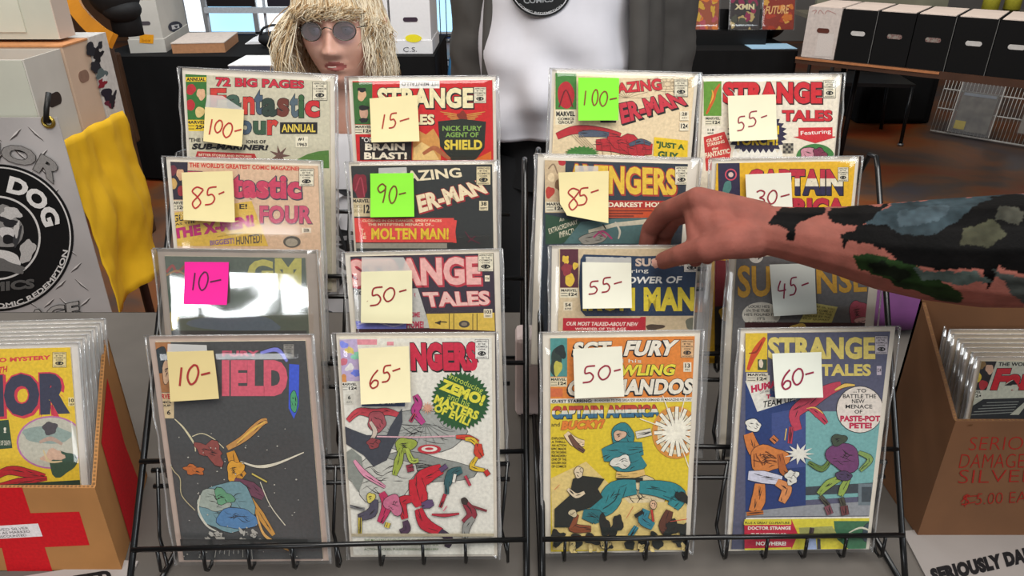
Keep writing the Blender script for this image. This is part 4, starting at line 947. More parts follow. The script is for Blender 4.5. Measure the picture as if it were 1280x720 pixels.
# ---- third row, third
S = comic('bagged comic with navy title panel and yellow lettering, pinched by the hand', (690, 308), (874, 307.5), dep(2, 2), (.0085, .0032, .002), '#c8b391', (670, 300), 5.333, flap=.016)
S.R('#54202e', 160, 60, 282, 318).blob('#d6b23c', 198, 135, 24, 30, 0, 2).blob('#d6b23c', 225, 265, 34, 42, 10, 3).blob('#d6b23c', 262, 172, 18, 24, 0, 4).blob('#8a3038', 205, 195, 36, 40, 0, 5)
S.price(160, 322, 280, 384).R('#d8cbb0', 184, 412, 242, 470).T('54', BK, (194, 420, 232, 444), .04).T('JUNE', BK, (190, 452, 236, 466), .03)
S.poly('#1f3450', [(296, 130), (318, 96), (700, 108), (1080, 100), (1090, 150), (1084, 460), (1060, 505), (700, 506), (330, 508), (298, 470), (286, 300)])
S.T('TALES OF', '#8f939a', (330, 112, 632, 162), .05).T('SUSPENSE', '#d0b8a6', (662, 122, 1060, 176), .05).T('featuring', WH, [(480, 200), (748, 188), (750, 222), (480, 236)], .0)
S.T('POWER OF', '#e6e2da', [(570, 246), (976, 240), (966, 288), (560, 292)], .035).T('IRON', '#dcc332', (312, 316, 660, 474), .05, BK, .01).T('MAN', '#dcc332', (718, 314, 1056, 474), .06, BK, .01)
S.poly('#b31c30', [(180, 520), (690, 520), (700, 512), (732, 512), (730, 604), (178, 604)]).T('OUR MOST TALKED-ABOUT NEW', '#ecd8cc', [(206, 544), (682, 548), (676, 574), (200, 570)], .03).T('WONDER OF THE AGE', '#ecd8cc', (260, 584, 600, 600), .03)
S.blob('#6a6a5a', 1040, 560, 46, 40, 0, 3).blob('#4a3a30', 790, 580, 60, 20, 0, 4).seal(984, 110, 1090, 214, WH)
S.done()
price_note(S, 'white price note reading 55, left of the thumb on the navy comic', [(305, 140), (629, 145), (630, 437), (306, 442)],
           [('5', 346, 262, 412, 348), ('5', 432, 238, 494, 336), ('-', 514, 262, 566, 286)], '#dcd9c6', '#8c1c2c', 9, tape=[(330, 104), (630, 112), (630, 145), (328, 142)])
# ---- third row, fourth
S = comic('bagged comic with grey cover and orange yellow lettering, just under the tattooed forearm', (912.5, 317), (1103, 313.5), dep(2, 3), (.008, .004, .012), '#6a6868', (900, 300), 5.333)
S.E(WH, 240, 110, 47, 44).T('10\u00a2', BK, (204, 86, 278, 130), .06)
S.T('SUSPENSE', '#d8a436', [(116, 168), (972, 190), (980, 345), (118, 386)], .03, '#7a4c1c', .012)
S.E('#dcd6c8', 275, 500, 128, 86)
for i, (t, a, b) in enumerate((("LOOK! HE'S", 190, 330), ('IN THE TUB!', 178, 330), ("HE'S FOUND IT", 162, 365), ("IT'S", 250, 300), ('A MONSTER!', 180, 382))): S.T(t, BK, (a, 434 + i * 27, b, 452 + i * 27), .015)
S.poly('#d2c46e', [(600, 415), (784, 446), (742, 556), (528, 548)])
for i in range(5): S.T(('DEAR SIR, YOU', 'MUST COME AT', 'ONCE TO THE', 'HOUSE BY THE', 'OLD QUARRY')[i], '#4a4224', [(618 - i * 16, 432 + i * 21), (764 - i * 8, 456 + i * 18), (760 - i * 8, 470 + i * 18), (614 - i * 16, 446 + i * 21)], .01)
S.ol = ('#1b1718', 3.2)
S.blob('#b3485a', 920, 480, 60, 80, 0, 4, .3).blob('#d8a49c', 950, 540, 50, 26, 0, 6).poly('#3c1014', [(165, 548), (1012, 552), (1012, 600), (165, 600)]).blob('#caa24a', 520, 590, 60, 34, 0, 7)
S.done()
price_note(S, 'white price note reading 45, below the forearm on the grey comic', [(318, 156), (617, 148), (622, 476), (338, 492)],
           [('4', 372, 262, 426, 378), ('5', 446, 238, 496, 356), ('-', 526, 270, 574, 298)], '#dde2da', '#8c1c40', 9)
# ---- front row, first
SP = random.Random(5)
S = comic('bagged comic with dark grey cover and pink red lettering, front of the first column', (184.5, 421), (388, 419), dep(3, 0), (.0072, .0062, .006), '#454545', (180, 410), 4.8, bot=703, board='#b59f92')
S.ol = ('#1b1718', 3.2)
S.poly('#a06a3e', [(48, 86), (160, 86), (172, 386), (56, 386)]).blob('#2c3438', 100, 190, 44, 70, 10, 3, .4).blob('#caa584', 140, 260, 30, 70, 0, 4, .3)
S.R('#cbb48c', 60, 388, 180, 542).T('MARVEL', '#b3262c', (64, 394, 172, 426), .06).T('COMICS', BK, (66, 438, 164, 452), .05).T('GROUP', BK, (66, 458, 160, 472), .05).T('12\u00a2', BK, (66, 490, 108, 522), .04).T('6', BK, (138, 492, 160, 520), .04)
S.T('FURY', '#c05066', (470, 136, 690, 170), .05).T('IELD', '#cf5a6c', (468, 192, 862, 408), .085).seal(836, 96, 902, 178, '#8c8880')
S.poly('#3d57c8', [(872, 215), (932, 220), (928, 470), (900, 545), (868, 480)]).blob('#4a9a6a', 900, 440, 22, 60, 0, 3).stroke('#7c7fd0', [(700, 150), (800, 130), (860, 200)], 26, .4)  # bluish iridescent sheen at the right, painted into the cover
S.stroke('#cfc4a0', [(185, 545), (240, 600), (300, 690), (310, 740)], 12, .6).stroke('#cfc4a0', [(290, 650), (350, 632), (420, 665), (480, 720)], 5)
S.stroke('#d6cdb8', [(580, 800), (680, 830), (790, 815), (960, 745)], 20, .7).stroke('#bf8a4a', [(500, 720), (600, 660), (700, 570), (740, 555)], 48, .4).stroke('#e0b050', [(560, 690), (650, 610), (730, 560)], 14, .5)
S.blob('#8a4640', 400, 740, 90, 52, 20, 8, .5).blob('#b8642c', 300, 850, 60, 28, 10, 9, .5).stroke('#c98a2c', [(520, 740), (560, 850), (600, 890)], 70, .3).blob('#d69a34', 545, 850, 46, 60, 0, 4, .5)
S.stroke('#6a3c4e', [(540, 920), (640, 960), (720, 1010)], 80, .4).stroke('#c08a3c', [(640, 1020), (700, 1120), (780, 1240)], 46, .5).stroke('#8a4c3a', [(560, 980), (660, 1090)], 44, .4)
S.blob('#6d8f96', 500, 1070, 170, 150, 0, 12, .25).blob('#9aa398', 420, 1030, 90, 70, 0, 13, .4).blob('#4d7aa6', 560, 1140, 110, 70, 0, 14, .3).blob('#5f9470', 480, 1010, 60, 40, 0, 15, .4)
S.stroke('#c8c4b4', [(340, 1000), (330, 1090), (380, 1180), (450, 1220)], 14, .5).stroke('#b9ab84', [(120, 740), (180, 850), (220, 900), (230, 1000), (310, 1090)], 5)
S.stroke('#d2a05a', [(680, 1120), (720, 1230), (800, 1290), (870, 1330)], 18, .5).stroke('#d8d0b8', [(700, 920), (760, 1060), (850, 1180)], 5).stroke('#c8b45a', [(650, 870), (740, 920)], 18, .5)
for i in range(70): S.blob('#b4b0a4', SP.uniform(90, 940), SP.uniform(600, 1400), SP.uniform(2, 6), SP.uniform(2, 5), 0, i, .2, 6)
for i in range(16): S.blob('#a9a49a', SP.uniform(260, 700), SP.uniform(1200, 1300), SP.uniform(10, 30), SP.uniform(6, 16), SP.uniform(0, 90), i, .5, 10)
for i in range(9): S.stroke('#b8b4aa', [(440 + i * 26, 1300), (430 + i * 28, 1345 + SP.uniform(0, 40))], 6, .5)
S.R('#2c2c2b', 120, 1260, 985, 1300)
S.done()
price_note(S, 'tan price note reading 10, on the dark grey comic of the front row', [(153, 132), (430, 124), (469, 404), (181, 422)],
           [('1', 232, 222, 246, 330), ('0', 280, 208, 344, 320), ('-', 360, 248, 414, 270)], '#d3bf86', '#961410', 12, .003, tape=[(158, 84), (390, 92), (392, 126), (156, 132)])
# ---- front row, second
S = comic('bagged comic with white cover, red lettering and green starburst, front of the second column', (419.5, 417.5), (618.5, 416.5), dep(3, 1), (.004, .005, .0035), '#dcd8cc', (415, 410), 4.8, bot=697)
S.T('NGERS', '#c2203e', [(468, 88), (868, 84), (876, 258), (474, 258)], .085, BK, .04, (6, 6)).seal(858, 68, 940, 186, '#dedbd2').R('#d98a94', 150, 68, 270, 100).R('#d98a94', 330, 82, 370, 104)
S.poly('#b8a6c8', [(46, 70), (150, 66), (168, 318), (44, 318)])  # iridescent corner: its sheen is painted as flat ink colours
for i, c in enumerate(('#7f8ae0', '#d8c26a', '#8ad0b0', '#c86a7a', '#e0dcd8', '#6a7ad8', '#d08a4a')): S.blob(c, 70 + (i % 3) * 36, 100 + i * 34, 26, 20, i * 40, i, .4)
S.price(50, 325, 155, 380, '12\u00a2', '#e0dccf').R('#c9c5b8', 80, 396, 128, 458).T('6', BK, (96, 404, 112, 428), .04).T('JULY', BK, (88, 440, 122, 450), .02)
S.R('#3a4a66', 178, 425, 438, 470).T('READ IT!!', WH, (244, 430, 378, 456), .04).R('#3a4a66', 174, 330, 182, 428)
S.ol = ('#1b1718', 3.2)
S.blob('#9fa09a', 520, 620, 300, 120, 0, 3, .25).blob('#8a8c86', 560, 840, 260, 90, 10, 4, .3).blob('#bdbcb2', 300, 900, 200, 130, 0, 5, .3)
for i in range(9): S.stroke('#6e706c', [(560, 570), (560 + 190 * cos(radians(20 + i * 17)), 570 + 130 * sin(radians(20 + i * 17)))], 6, .6)
S.burst('#215228', 772, 435, 156, 178, 40)
rot = lambda cx, cy, w, h, a: [(cx + x * cos(radians(a)) - y * sin(radians(a)), cy + x * sin(radians(a)) + y * cos(radians(a))) for x, y in ((-w / 2, -h / 2), (w / 2, -h / 2), (w / 2, h / 2), (-w / 2, h / 2))]
S.T('Introducing', '#b8c84a', rot(804, 334, 220, 46, 25), .0).T('ZEMO!', '#d8d03e', rot(784, 384, 280, 70, 22), .08, '#15351a', .02).T('and his', '#b8c84a', rot(762, 430, 140, 36, 22), .0)
S.T('MASTERS', '#d8d03e', rot(748, 474, 280, 54, 22), .06).T('OF EVIL!', '#d8d03e', rot(722, 518, 230, 50, 24), .06)
S.stroke('#c2404a', [(95, 555), (160, 500), (250, 510), (330, 500), (402, 520)], 54, .5).blob('#a04a52', 270, 560, 60, 56, 20, 3, .4)
S.poly('#3c3f48', [(60, 580), (130, 610), (210, 640), (330, 640), (350, 590), (420, 480), (424, 560), (400, 640), (360, 720), (330, 790), (250, 830), (190, 760), (80, 690)])
S.stroke('#c9b8a8', [(230, 560), (260, 620), (230, 680)], 26, .4).blob('#8a3a3e', 250, 690, 40, 30, 0, 5)
S.stroke('#b03a7c', [(500, 400), (520, 450), (500, 500), (550, 570)], 52, .4).stroke('#c23a5c', [(470, 560), (500, 510)], 32, .4).burst('#d09a80', 575, 478, 18, 40, 12)
S.stroke('#d8a8b0', [(270, 648), (500, 652), (740, 645)], 8)
S.blob('#93a23e', 440, 700, 60, 46, 0, 4, .3).stroke('#93a23e', [(420, 720), (400, 800), (375, 880)], 50, .5).stroke('#a3b24e', [(450, 720), (480, 790), (520, 790)], 34, .4)
S.E('#b8303a', 585, 724, 70, 28).E('#ddd8cc', 585, 722, 48, 17).E('#b8303a', 584, 721, 26, 8)
S.stroke('#c8402c', [(745, 650), (820, 655), (880, 680)], 32, .4).stroke('#d4b02e', [(800, 662), (850, 672), (900, 740)], 30, .4).stroke('#c23c28', [(880, 690), (880, 740), (900, 770)], 56, .4).stroke('#d4b02e', [(870, 770), (840, 830), (920, 850)], 30, .4).stroke('#b82c28', [(920, 850), (940, 880)], 26)
S.poly('#868a82', [(60, 760), (120, 720), (180, 770), (190, 900), (160, 980), (110, 900), (70, 900)]).stroke('#d890a8', [(135, 790), (200, 870), (320, 950)], 34, .5)
S.stroke('#c01f30', [(660, 840), (590, 870), (530, 920), (540, 1010)], 96, .4).stroke('#c01f30', [(500, 900), (520, 1000), (540, 1060)], 110, .35).stroke('#b81c30', [(480, 1020), (420, 1040), (440, 1140)], 62, .4).stroke('#b81c30', [(520, 1080), (560, 1170), (660, 1220)], 74, .4)
S.stroke('#4a3048', [(440, 1150), (450, 1200), (410, 1220)], 44, .3).stroke('#3c2c40', [(650, 1210), (700, 1260), (690, 1310)], 48, .4).stroke('#5c4468', [(540, 1060), (580, 1050), (610, 1040)], 50, .4).stroke('#8a2a3c', [(450, 840), (490, 830)], 60, .3).stroke('#5c4468', [(650, 850), (690, 820)], 26)
S.stroke('#2f5a5e', [(780, 845), (720, 870), (690, 940)], 60, .4).stroke('#2f5a5e', [(690, 920), (690, 990)], 40, .4).stroke('#a82838', [(680, 990), (650, 1070)], 32, .4).stroke('#b03848', [(800, 880), (830, 940)], 26, .4).stroke('#ddd8cc', [(740, 870), (730, 920)], 16)
S.stroke('#b82c58', [(300, 980), (330, 1060), (290, 1160)], 60, .4).stroke('#4a4858', [(260, 1020), (240, 1100), (160, 1130)], 60, .4).stroke('#b8a43a', [(170, 1130), (170, 1230)], 34, .4).stroke('#d0b848', [(340, 1160), (330, 1190)], 28).blob('#cfc05a', 235, 1010, 24, 30, 0, 4).blob('#c06a86', 370, 1050, 50, 60, 0, 6, .5).stroke('#8f9090', [(110, 1060), (200, 1080)], 30, .5)
S.stroke('#8a2c3a', [(800, 1040), (840, 1110), (790, 1160)], 60, .4).stroke('#7a2c34', [(840, 1060), (930, 1090)], 24, .5).stroke('#8c8c86', [(850, 1130), (810, 1180), (800, 1250)], 46, .4).blob('#3a302c', 796, 1030, 20, 18, 0, 3)
S.stroke('#b02c3c', [(600, 1110), (680, 1115), (765, 1105)], 18, .5).stroke('#d0808a', [(670, 1090), (690, 1060)], 8)
S.R('#b3a78c', 60, 1224, 975, 1242)
for i in range(3): S.T(("THE MIGHTIEST ADVENTURE OF ALL TIME AND THE", "GREATEST BATTLE SHOWN IN COMICS! IT IS A", 'ACTION-PACKED, PULSE-POUNDING THRILLER!!')[i], '#4e6a3a', (196, 1256 + i * 28, 640, 1270 + i * 28), .02)
S.done()
price_note(S, 'cream price note reading 65, on the white comic of the front row', [(165, 112), (465, 98), (482, 420), (186, 432)],
           [('6', 236, 236, 292, 340), ('5', 308, 208, 362, 306), ('-', 370, 222, 416, 248)], '#e4d9ae', '#961a18', 9, .006)
# ---- front row, third
S = comic('bagged comic with orange top, yellow field and teal artwork, front row of the third column', (678.5, 416.5), (876, 413.5), dep(3, 2), (.0085, .0062, .0065), '#d8bd2e', (670, 410), 4.8, bot=692)
S.poly('#d67e30', [(76, 44), (958, 34), (950, 420), (84, 424)]).R('#4a8a86', 82, 46, 187, 292).blob('#2a3a34', 120, 200, 36, 80, 10, 3, .5).blob('#b8b04a', 130, 240, 24, 46, 0, 4).blob('#1f2a2a', 150, 140, 30, 40, 0, 6, .5)
S.price(84, 296, 186, 352, '12\u00a2', '#d8cba8').R('#c9663a', 86, 362, 160, 412)
S.T('SGT.', '#e2dac8', [(232, 84), (480, 78), (474, 172), (216, 172)], .06, BK, .05, (-5, 5)).T('FURY', '#e2dac8', [(550, 76), (860, 72), (826, 166), (524, 168)], .06, BK, .05, (-5, 5))
S.T('and his', '#e2dac8', (420, 186, 632, 208), .0, BK, .02).T('HOWLING', '#dccf3c', [(360, 222), (842, 216), (826, 284), (344, 288)], .05, BK, .04, (-4, 4)).T('COMMANDOS', '#e2dac8', [(200, 310), (950, 302), (934, 396), (184, 408)], .06, BK, .045, (-6, 6))
S.seal(868, 70, 946, 178, '#d4a878').R('#dcd2ba', 884, 205, 932, 262).T('13', BK, (894, 212, 924, 238), .04).T('DEC', BK, (894, 244, 924, 254), .03)
S.poly('#dcd8cc', [(84, 424), (940, 414), (940, 440), (84, 452)]).T('GUEST STARRING:', BK, [(94, 430), (336, 427), (336, 446), (94, 449)], .05).T('IN ANSWER TO THE GREATEST READER DEMAND IN MAGAZINE HISTORY', BK, [(352, 428), (934, 420), (934, 434), (352, 442)], .02)
S.T('CAPTAIN AMERICA', NAVY, [(96, 468), (738, 458), (744, 530), (94, 546)], .09, BK, .03, (3, 3), bands=[(0.36, '#b8402c'), (0.64, '#d8d4c0'), (1.01, '#3a6a86')])
S.T('and', BK, (92, 566, 142, 590), .0).T('BUCKY!', '#d8782c', [(160, 556), (418, 546), (396, 602), (148, 612)], .09, BK, .03)
for i, t in enumerate(('EXPLOSIVE', 'A THRILL-', 'AN ACTION', 'EPIC MADE', 'FOR THE DARING', 'READER!', 'ONE OF THE', 'GOLDEN AGE', 'OF COMICS!')): S.T(t, BK, (94, 654 + i * 21, 182, 668 + i * 21), .015)
S.ol = ('#1b1718', 3.2)
S.blob('#d8c49a', 640, 1010, 140, 120, 0, 3, .2).poly('#d9bf78', [(90, 900), (300, 800), (560, 1050), (820, 1040), (930, 950), (940, 1330), (100, 1330)])
S.stroke('#e0c6a0', [(180, 630), (230, 680), (290, 690)], 56, .4).stroke('#6a4a3c', [(200, 640), (240, 700), (290, 740)], 30, .4)
S.E('#cf8a3e', 838, 625, 142, 158).E('#d8c9a6', 838, 628, 112, 128).E('#c87f3a', 838, 632, 84, 98).E('#c9c2ae', 838, 640, 54, 62)
for i in range(15):
    a = radians(i * 24 + 9); S.stroke('#e8e2cf', [(838, 620), (838 + 130 * cos(a), 620 + 150 * sin(a))], 20, .0, False)
S.burst('#ece6d4', 838, 620, 42, 104, 13)
for a in (-75, -35, 70, 200, 250): S.stroke('#e8e2cf', [(838, 620), (838 + 230 * cos(radians(a)), 620 + 230 * sin(radians(a)))], 5, .0, False)
S.stroke('#d8d2c2', [(600, 640), (690, 620)], 58, .3)
S.blob('#2f7a80', 520, 650, 70, 80, 0, 3, .2).stroke('#2f7a80', [(400, 760), (500, 740), (640, 720)], 120, .4).stroke('#2f7a80', [(470, 780), (560, 820), (640, 780)], 130, .3)
S.blob('#cfa88c', 500, 640, 36, 30, 0, 4, .3).blob('#d8d4c8', 510, 800, 56, 40, 0, 7, .4).stroke('#d9b26a', [(480, 876), (560, 880), (650, 860)], 40, .1).R('#22261f', 484, 894, 640, 922)
S.stroke('#2d7f84', [(600, 950), (480, 970), (420, 1060), (330, 1100)], 130, .35).stroke('#2d7f84', [(620, 950), (740, 960), (850, 1000), (820, 1070)], 110, .35).stroke('#256a70', [(280, 1110), (360, 1130), (380, 1160)], 90, .4)
for p in ([(500, 960), (470, 1030), (400, 1080)], [(540, 950), (520, 1010)], [(690, 950), (780, 980)], [(600, 960), (620, 1010)], [(330, 1100), (370, 1130)], [(760, 1000), (840, 1030)]): S.stroke('#153c40', p, 7, .5)
S.stroke('#8a4a2c', [(240, 1110), (220, 1190), (330, 1200)], 56, .4).stroke('#5c3426', [(800, 1090), (770, 1180), (800, 1240)], 70, .4)
S.poly('#1f2420', [(110, 1080), (200, 1000), (220, 900), (270, 880), (360, 890), (410, 900), (370, 960), (400, 1010), (330, 1070), (240, 1100), (200, 1190), (110, 1190)])
S.blob('#d8c4a4', 255, 860, 26, 34, 0, 5, .2).stroke('#d8c4a4', [(190, 960), (240, 1000), (290, 980)], 30, .4).blob('#c9b894', 220, 1105, 24, 22, 0, 6, .3)
for i, (x, y, w, h) in enumerate(((410, 1180, 40, 90), (480, 1180, 44, 90), (130, 1250, 60, 50), (240, 1270, 60, 50), (330, 1260, 60, 40), (420, 1290, 50, 40), (640, 1290, 50, 50), (720, 1270, 70, 40), (820, 1190, 60, 70), (900, 1210, 60, 70), (920, 1290, 40, 50), (860, 1270, 40, 60), (560, 1290, 40, 40), (880, 1010, 30, 80))): S.blob('#1f2420', x, y, w / 1.4, h / 1.4, 10 * i, i, .45)
for i in range(12): S.blob('#d8c080', SP.uniform(110, 930), SP.uniform(1270, 1350), SP.uniform(10, 24), SP.uniform(16, 30), SP.uniform(-30, 30), i, .4)
S.stroke('#2f7a8a', [(660, 1080), (640, 1140), (700, 1180)], 62, .3).stroke('#2f7a8a', [(600, 1180), (560, 1240)], 48, .4).stroke('#b8382c', [(690, 1080), (700, 1150)], 16, .3).blob('#d6ae8c', 700, 1050, 20, 24, 0, 3, .2).stroke('#1f2420', [(590, 1120), (640, 1090)], 34, .4)
for p in ([(800, 1150), (870, 1140), (930, 1130)], [(110, 960), (140, 930)], [(540, 1130), (580, 1060)]): S.stroke('#c8503a', p, 5, .4)
S.stroke('#1f2420', [(100, 1350), (400, 1340), (700, 1352), (940, 1350)], 14)
S.done()
price_note(S, 'white price note reading 50, on the orange topped comic of the front row', [(220, 115), (511, 98), (521, 390), (228, 402)],
           [('5', 276, 212, 350, 310), ('0', 370, 212, 440, 292), ('-', 462, 230, 502, 246)], '#dcd9c6', '#8c1c34', 9, .004)
# ---- front row, fourth
S = comic('bagged comic with slate blue cover and yellow STRANGE TALES title, front of the fourth column', (927, 411.5), (1120.5, 409), dep(3, 3), (.005, .005, .0065), '#55566c', (910, 400), 4.8, bot=689)
S.R('#d8b62c', 104, 70, 236, 312).stroke('#c2451c', [(120, 300), (150, 220), (190, 150), (222, 105)], 44, .6).stroke('#8a2c14', [(125, 200), (170, 190), (205, 130)], 12, .5).R('#3a4a30', 178, 236, 234, 300).blob('#d8c8b0', 198, 262, 14, 24, 0, 3)
S.T('STRANGE', '#d6c268', (240, 102, 884, 236), .06, '#4a4650', .02).T('TALES', '#d6c268', (556, 264, 858, 336), .05).seal(880, 95, 960, 206, '#b6aeb4')
S.R('#c2b6c2', 892, 276, 920, 330).T('124', BK, (894, 290, 918, 312), .02)
S.poly('#20376c', [(104, 380), (260, 420), (470, 520), (466, 1180), (104, 1180)]).poly('#3a4a80', [(262, 560), (466, 520), (464, 880), (262, 900)]).poly('#73a6a4', [(466, 548), (940, 548), (930, 1050), (466, 1080)])
S.poly('#dcd8cc', [(104, 366), (250, 330), (250, 460), (412, 474), (176, 550)]).price(110, 316, 240, 372, '12\u00a2', '#d0c8b4')
S.T('HUMAN', '#b8204a', [(136, 394), (330, 350), (330, 392), (140, 438)], .08).T('TEAM UP!', BK, [(212, 486), (398, 456), (402, 488), (206, 528)], .02).T('T', '#b8204a', (228, 446, 256, 472), .07).T('CAST AND', BK, [(190, 428), (245, 416), (247, 430), (192, 442)], .01)
S.ol = ('#1b1718', 3.2)
S.stroke('#b83a50', [(420, 660), (400, 560), (500, 480), (600, 420), (680, 390)], 90, .5).stroke('#b83a50', [(480, 520), (540, 560), (590, 620)], 50, .5).stroke('#b83a50', [(380, 640), (370, 740)], 52, .5).stroke('#e0b95a', [(640, 420), (700, 392), (760, 390)], 22, .6).stroke('#e0b95a', [(350, 650), (340, 720)], 12, .5).stroke('#e0b95a', [(470, 530), (520, 525), (570, 560)], 8, .5)
S.E('#2a2628', 790, 536, 142, 142).E('#ddd2c6', 790, 536, 138, 138)
for t, c, q, b in (('...TO', BK, (748, 412, 828, 434), .02), ('BATTLE THE', BK, (688, 444, 888, 468), .02), ('NEW', BK, (742, 474, 818, 498), .02), ('MENACE', BK, (704, 506, 864, 530), .02), ('OF', BK, (758, 538, 804, 560), .02), ('PASTE-POT', '#b8284a', (672, 572, 912, 608), .07), ('PETE!', '#b8284a', (726, 614, 862, 650), .07)): S.T(t, c, q, b)
S.poly('#8c8e92', [(104, 1150), (470, 1110), (940, 1080), (945, 1172), (104, 1178)]).poly('#3a4248', [(466, 1000), (930, 970), (930, 1030), (466, 1050)]).R('#6a767c', 780, 980, 930, 1110).R('#3f484e', 800, 1000, 860, 1090).R('#4d565a', 868, 960, 960, 1130)
S.blob('#e0dcd0', 150, 630, 50, 34, 0, 3, .5).stroke('#c8763a', [(120, 680), (160, 780), (230, 830)], 80, .3).blob('#c9793c', 240, 830, 110, 84, 10, 4, .3).stroke('#a85c2c', [(310, 800), (330, 900), (370, 930)], 46, .4).stroke('#c07040', [(260, 700), (290, 730)], 36)
S.stroke('#c7c6d4', [(120, 930), (210, 940), (320, 960)], 74, .3).stroke('#c9793c', [(190, 980), (180, 1080), (150, 1150)], 84, .3).stroke('#cf8650', [(290, 970), (350, 1010), (320, 1090)], 64, .35).stroke('#b8682c', [(110, 1160), (210, 1150)], 36, .4).blob('#d8d4ca', 380, 940, 40, 40, 0, 5, .5)
for i in range(10): S.stroke('#6a3418', [(150 + SP.uniform(0, 150), 780 + SP.uniform(0, 100)), (150 + SP.uniform(0, 150), 790 + SP.uniform(0, 100))], 4)
S.burst('#dcd8cc', 425, 800, 40, 92, 11, .7).stroke('#5f7a3c', [(480, 850), (560, 890), (610, 840)], 34, .4).blob('#6d3c66', 690, 820, 100, 84, 10, 6, .25).stroke('#7f9a54', [(780, 790), (850, 830), (790, 900)], 34, .4).blob('#3f4a3a', 660, 715, 44, 34, 0, 4)
S.stroke('#8aa04a', [(680, 940), (600, 980), (540, 1040)], 48, .4).stroke('#8aa04a', [(720, 940), (690, 1000), (670, 1050)], 46, .4).stroke('#4a4a3c', [(550, 1050), (600, 1110)], 40, .4).stroke('#7a4650', [(590, 1110), (610, 1160)], 54, .3).stroke('#4a4a3c', [(675, 1060), (690, 1110)], 42, .3).stroke('#6a3a3c', [(690, 1110), (700, 1165)], 54, .2).blob('#4a3a58', 690, 930, 52, 26, 0, 3)
S.poly('#dcd6c6', [(104, 1180), (945, 1172), (945, 1184), (104, 1192)]).poly('#d0c23c', [(96, 1190), (950, 1182), (950, 1395), (96, 1395)]).poly('#3a6a4a', [(630, 1200), (940, 1200), (945, 1380), (740, 1388), (640, 1300)]).blob('#3a4a52', 870, 1270, 70, 60, 20, 4).poly('#9a9a5a', [(420, 1240), (620, 1230), (650, 1280), (430, 1290)])
S.stroke('#4a3a3a', [(500, 1240), (490, 1300)], 34, .3).poly('#9aa8c8', [(470, 1300), (520, 1290), (530, 1385), (456, 1385)]).poly('#3a3a44', [(530, 1300), (550, 1310), (552, 1385), (530, 1385)]).stroke('#c9c4b0', [(720, 1270), (800, 1240), (900, 1290)], 12, .5)
S.poly('#b8203c', [(94, 1225), (376, 1218), (376, 1188), (416, 1280), (376, 1370), (376, 1356), (96, 1364)]).R('#d0c23c', 92, 1202, 374, 1222).T('PLUS A GREAT CO-FEATURE:', BK, (98, 1204, 368, 1218), .03)
S.T('DOCTOR STRANGE', WH, (116, 1232, 372, 1252), .045).T('THE MYSTERY OF...', WH, (134, 1272, 360, 1292), .03).T('NOWHERE!', WH, (164, 1322, 344, 1346), .05)
S.done()
price_note(S, 'pale grey price note reading 60, on the slate blue comic of the front row', [(254, 190), (546, 181), (549, 444), (266, 450)],
           [('6', 306, 284, 366, 396), ('0', 372, 278, 434, 370), ('-', 448, 294, 498, 316)], '#dcded0', '#8c1c3c', 10, .004)
# ================================================================== wire racks
def wire_rack(ri, x0, x1, label, x1b=None):
    x1b = x1b or x1; xe = lambda k: x1 + (x1b - x1) * k / 3
    base = thing('wire_comic_rack', label, 'rack', ((x0 + x1) / 2, .8, TZ)); inv = Matrix.Translation(-base.location)
    V = lambda *p: Vector(p) - base.location
    rows = []
    for k in range(4):
        a = COMICS[4 * k + 2 * ri].matrix_world; b = COMICS[4 * k + 2 * ri + 1].matrix_world
        pa, pb = a.translation, b.translation
        def line(x, pa=pa, pb=pb): return pa.lerp(pb, (x - pa.x) / (pb.x - pa.x))
        rows.append(line)
    up = Vector((0, sin(LEAN), cos(LEAN))); fr = Vector((0, -cos(LEAN), sin(LEAN)))
    # sloping side rails with an arched top and a back leg
    for x in (x0, x1):
        sx = -1 if x == x0 else 1
        lo = rows[3](x if sx < 0 else x1b); hi = rows[0](x); d = (lo - hi).normalized(); 
        off = fr * .0125 + up * .021
        foot = lo + off + d * ((lo.z + off.z - TZ - .003) / -d.z); top = hi + off - d * .142
        path = [foot, lo + off, hi + off, top, top + Vector((0, .012, .014)), top + Vector((0, .032, .012)), top + Vector((0, .044, -.01)), Vector((foot.x, 1.16, TZ + .003))]
        q = MB().use(WIRE()); q.tube([V(*p) for p in path], .0038, 10); q.build('side_rail', base)
        q = MB().use(WIRE()); q.tube([V(foot.x, foot.y, TZ + .004), V(foot.x, 1.16, TZ + .004)], .0034, 8); q.build('foot_bar', base)
    q = MB().use(WIRE()); q.tube([V(x0, 1.16, TZ + .005), V(x1, 1.16, TZ + .005)], .0034, 8); q.build('cross_bar', base)
    mid0 = rows[0](x0) ; mid1 = rows[0](x1)
    n = 10
    for k in range(4):
        L = rows[k]; 
        b0, b1 = L(x0), L(xe(k)); off = Vector((0, .016, -.012))
        lf = fr * .0125 + up * (.029 if k == 3 else .021)
        q = MB().use(WIRE()); q.tube([V(*(b0 + lf)), V(*(b1 + lf))], .0031, 8); q.build('lip_bar', base)
        for hgt in ((.095, .115) if k == 3 else (.10,)):
            w0, w1 = b0.lerp(b1, .045), b0.lerp(b1, .955)
            q = MB().use(WIRE()); q.tube([V(*(w0 - fr * .0125 + up * hgt)), V(*(w1 - fr * .0125 + up * hgt))], .0029, 8); q.build('back_bar', base)
        n = 9
        for i in range(n if k == 3 else n - 1):
            x = x0 + (xe(k) - x0) * (i + .55) / n; p = L(x)
            path = [p + lf, p + fr * .010 - up * .001, p + fr * .004 - up * .0062, p - fr * .006 - up * .0055, p - fr * .0115 + up * .03 + Vector((.008 * (1 if i % 2 else -1), 0, 0)), p - fr * .0115 + up * .118]
            q = MB().use(WIRE()); q.tube([V(*s) for s in path], .0021, 6); q.build('hook', base)
    return base
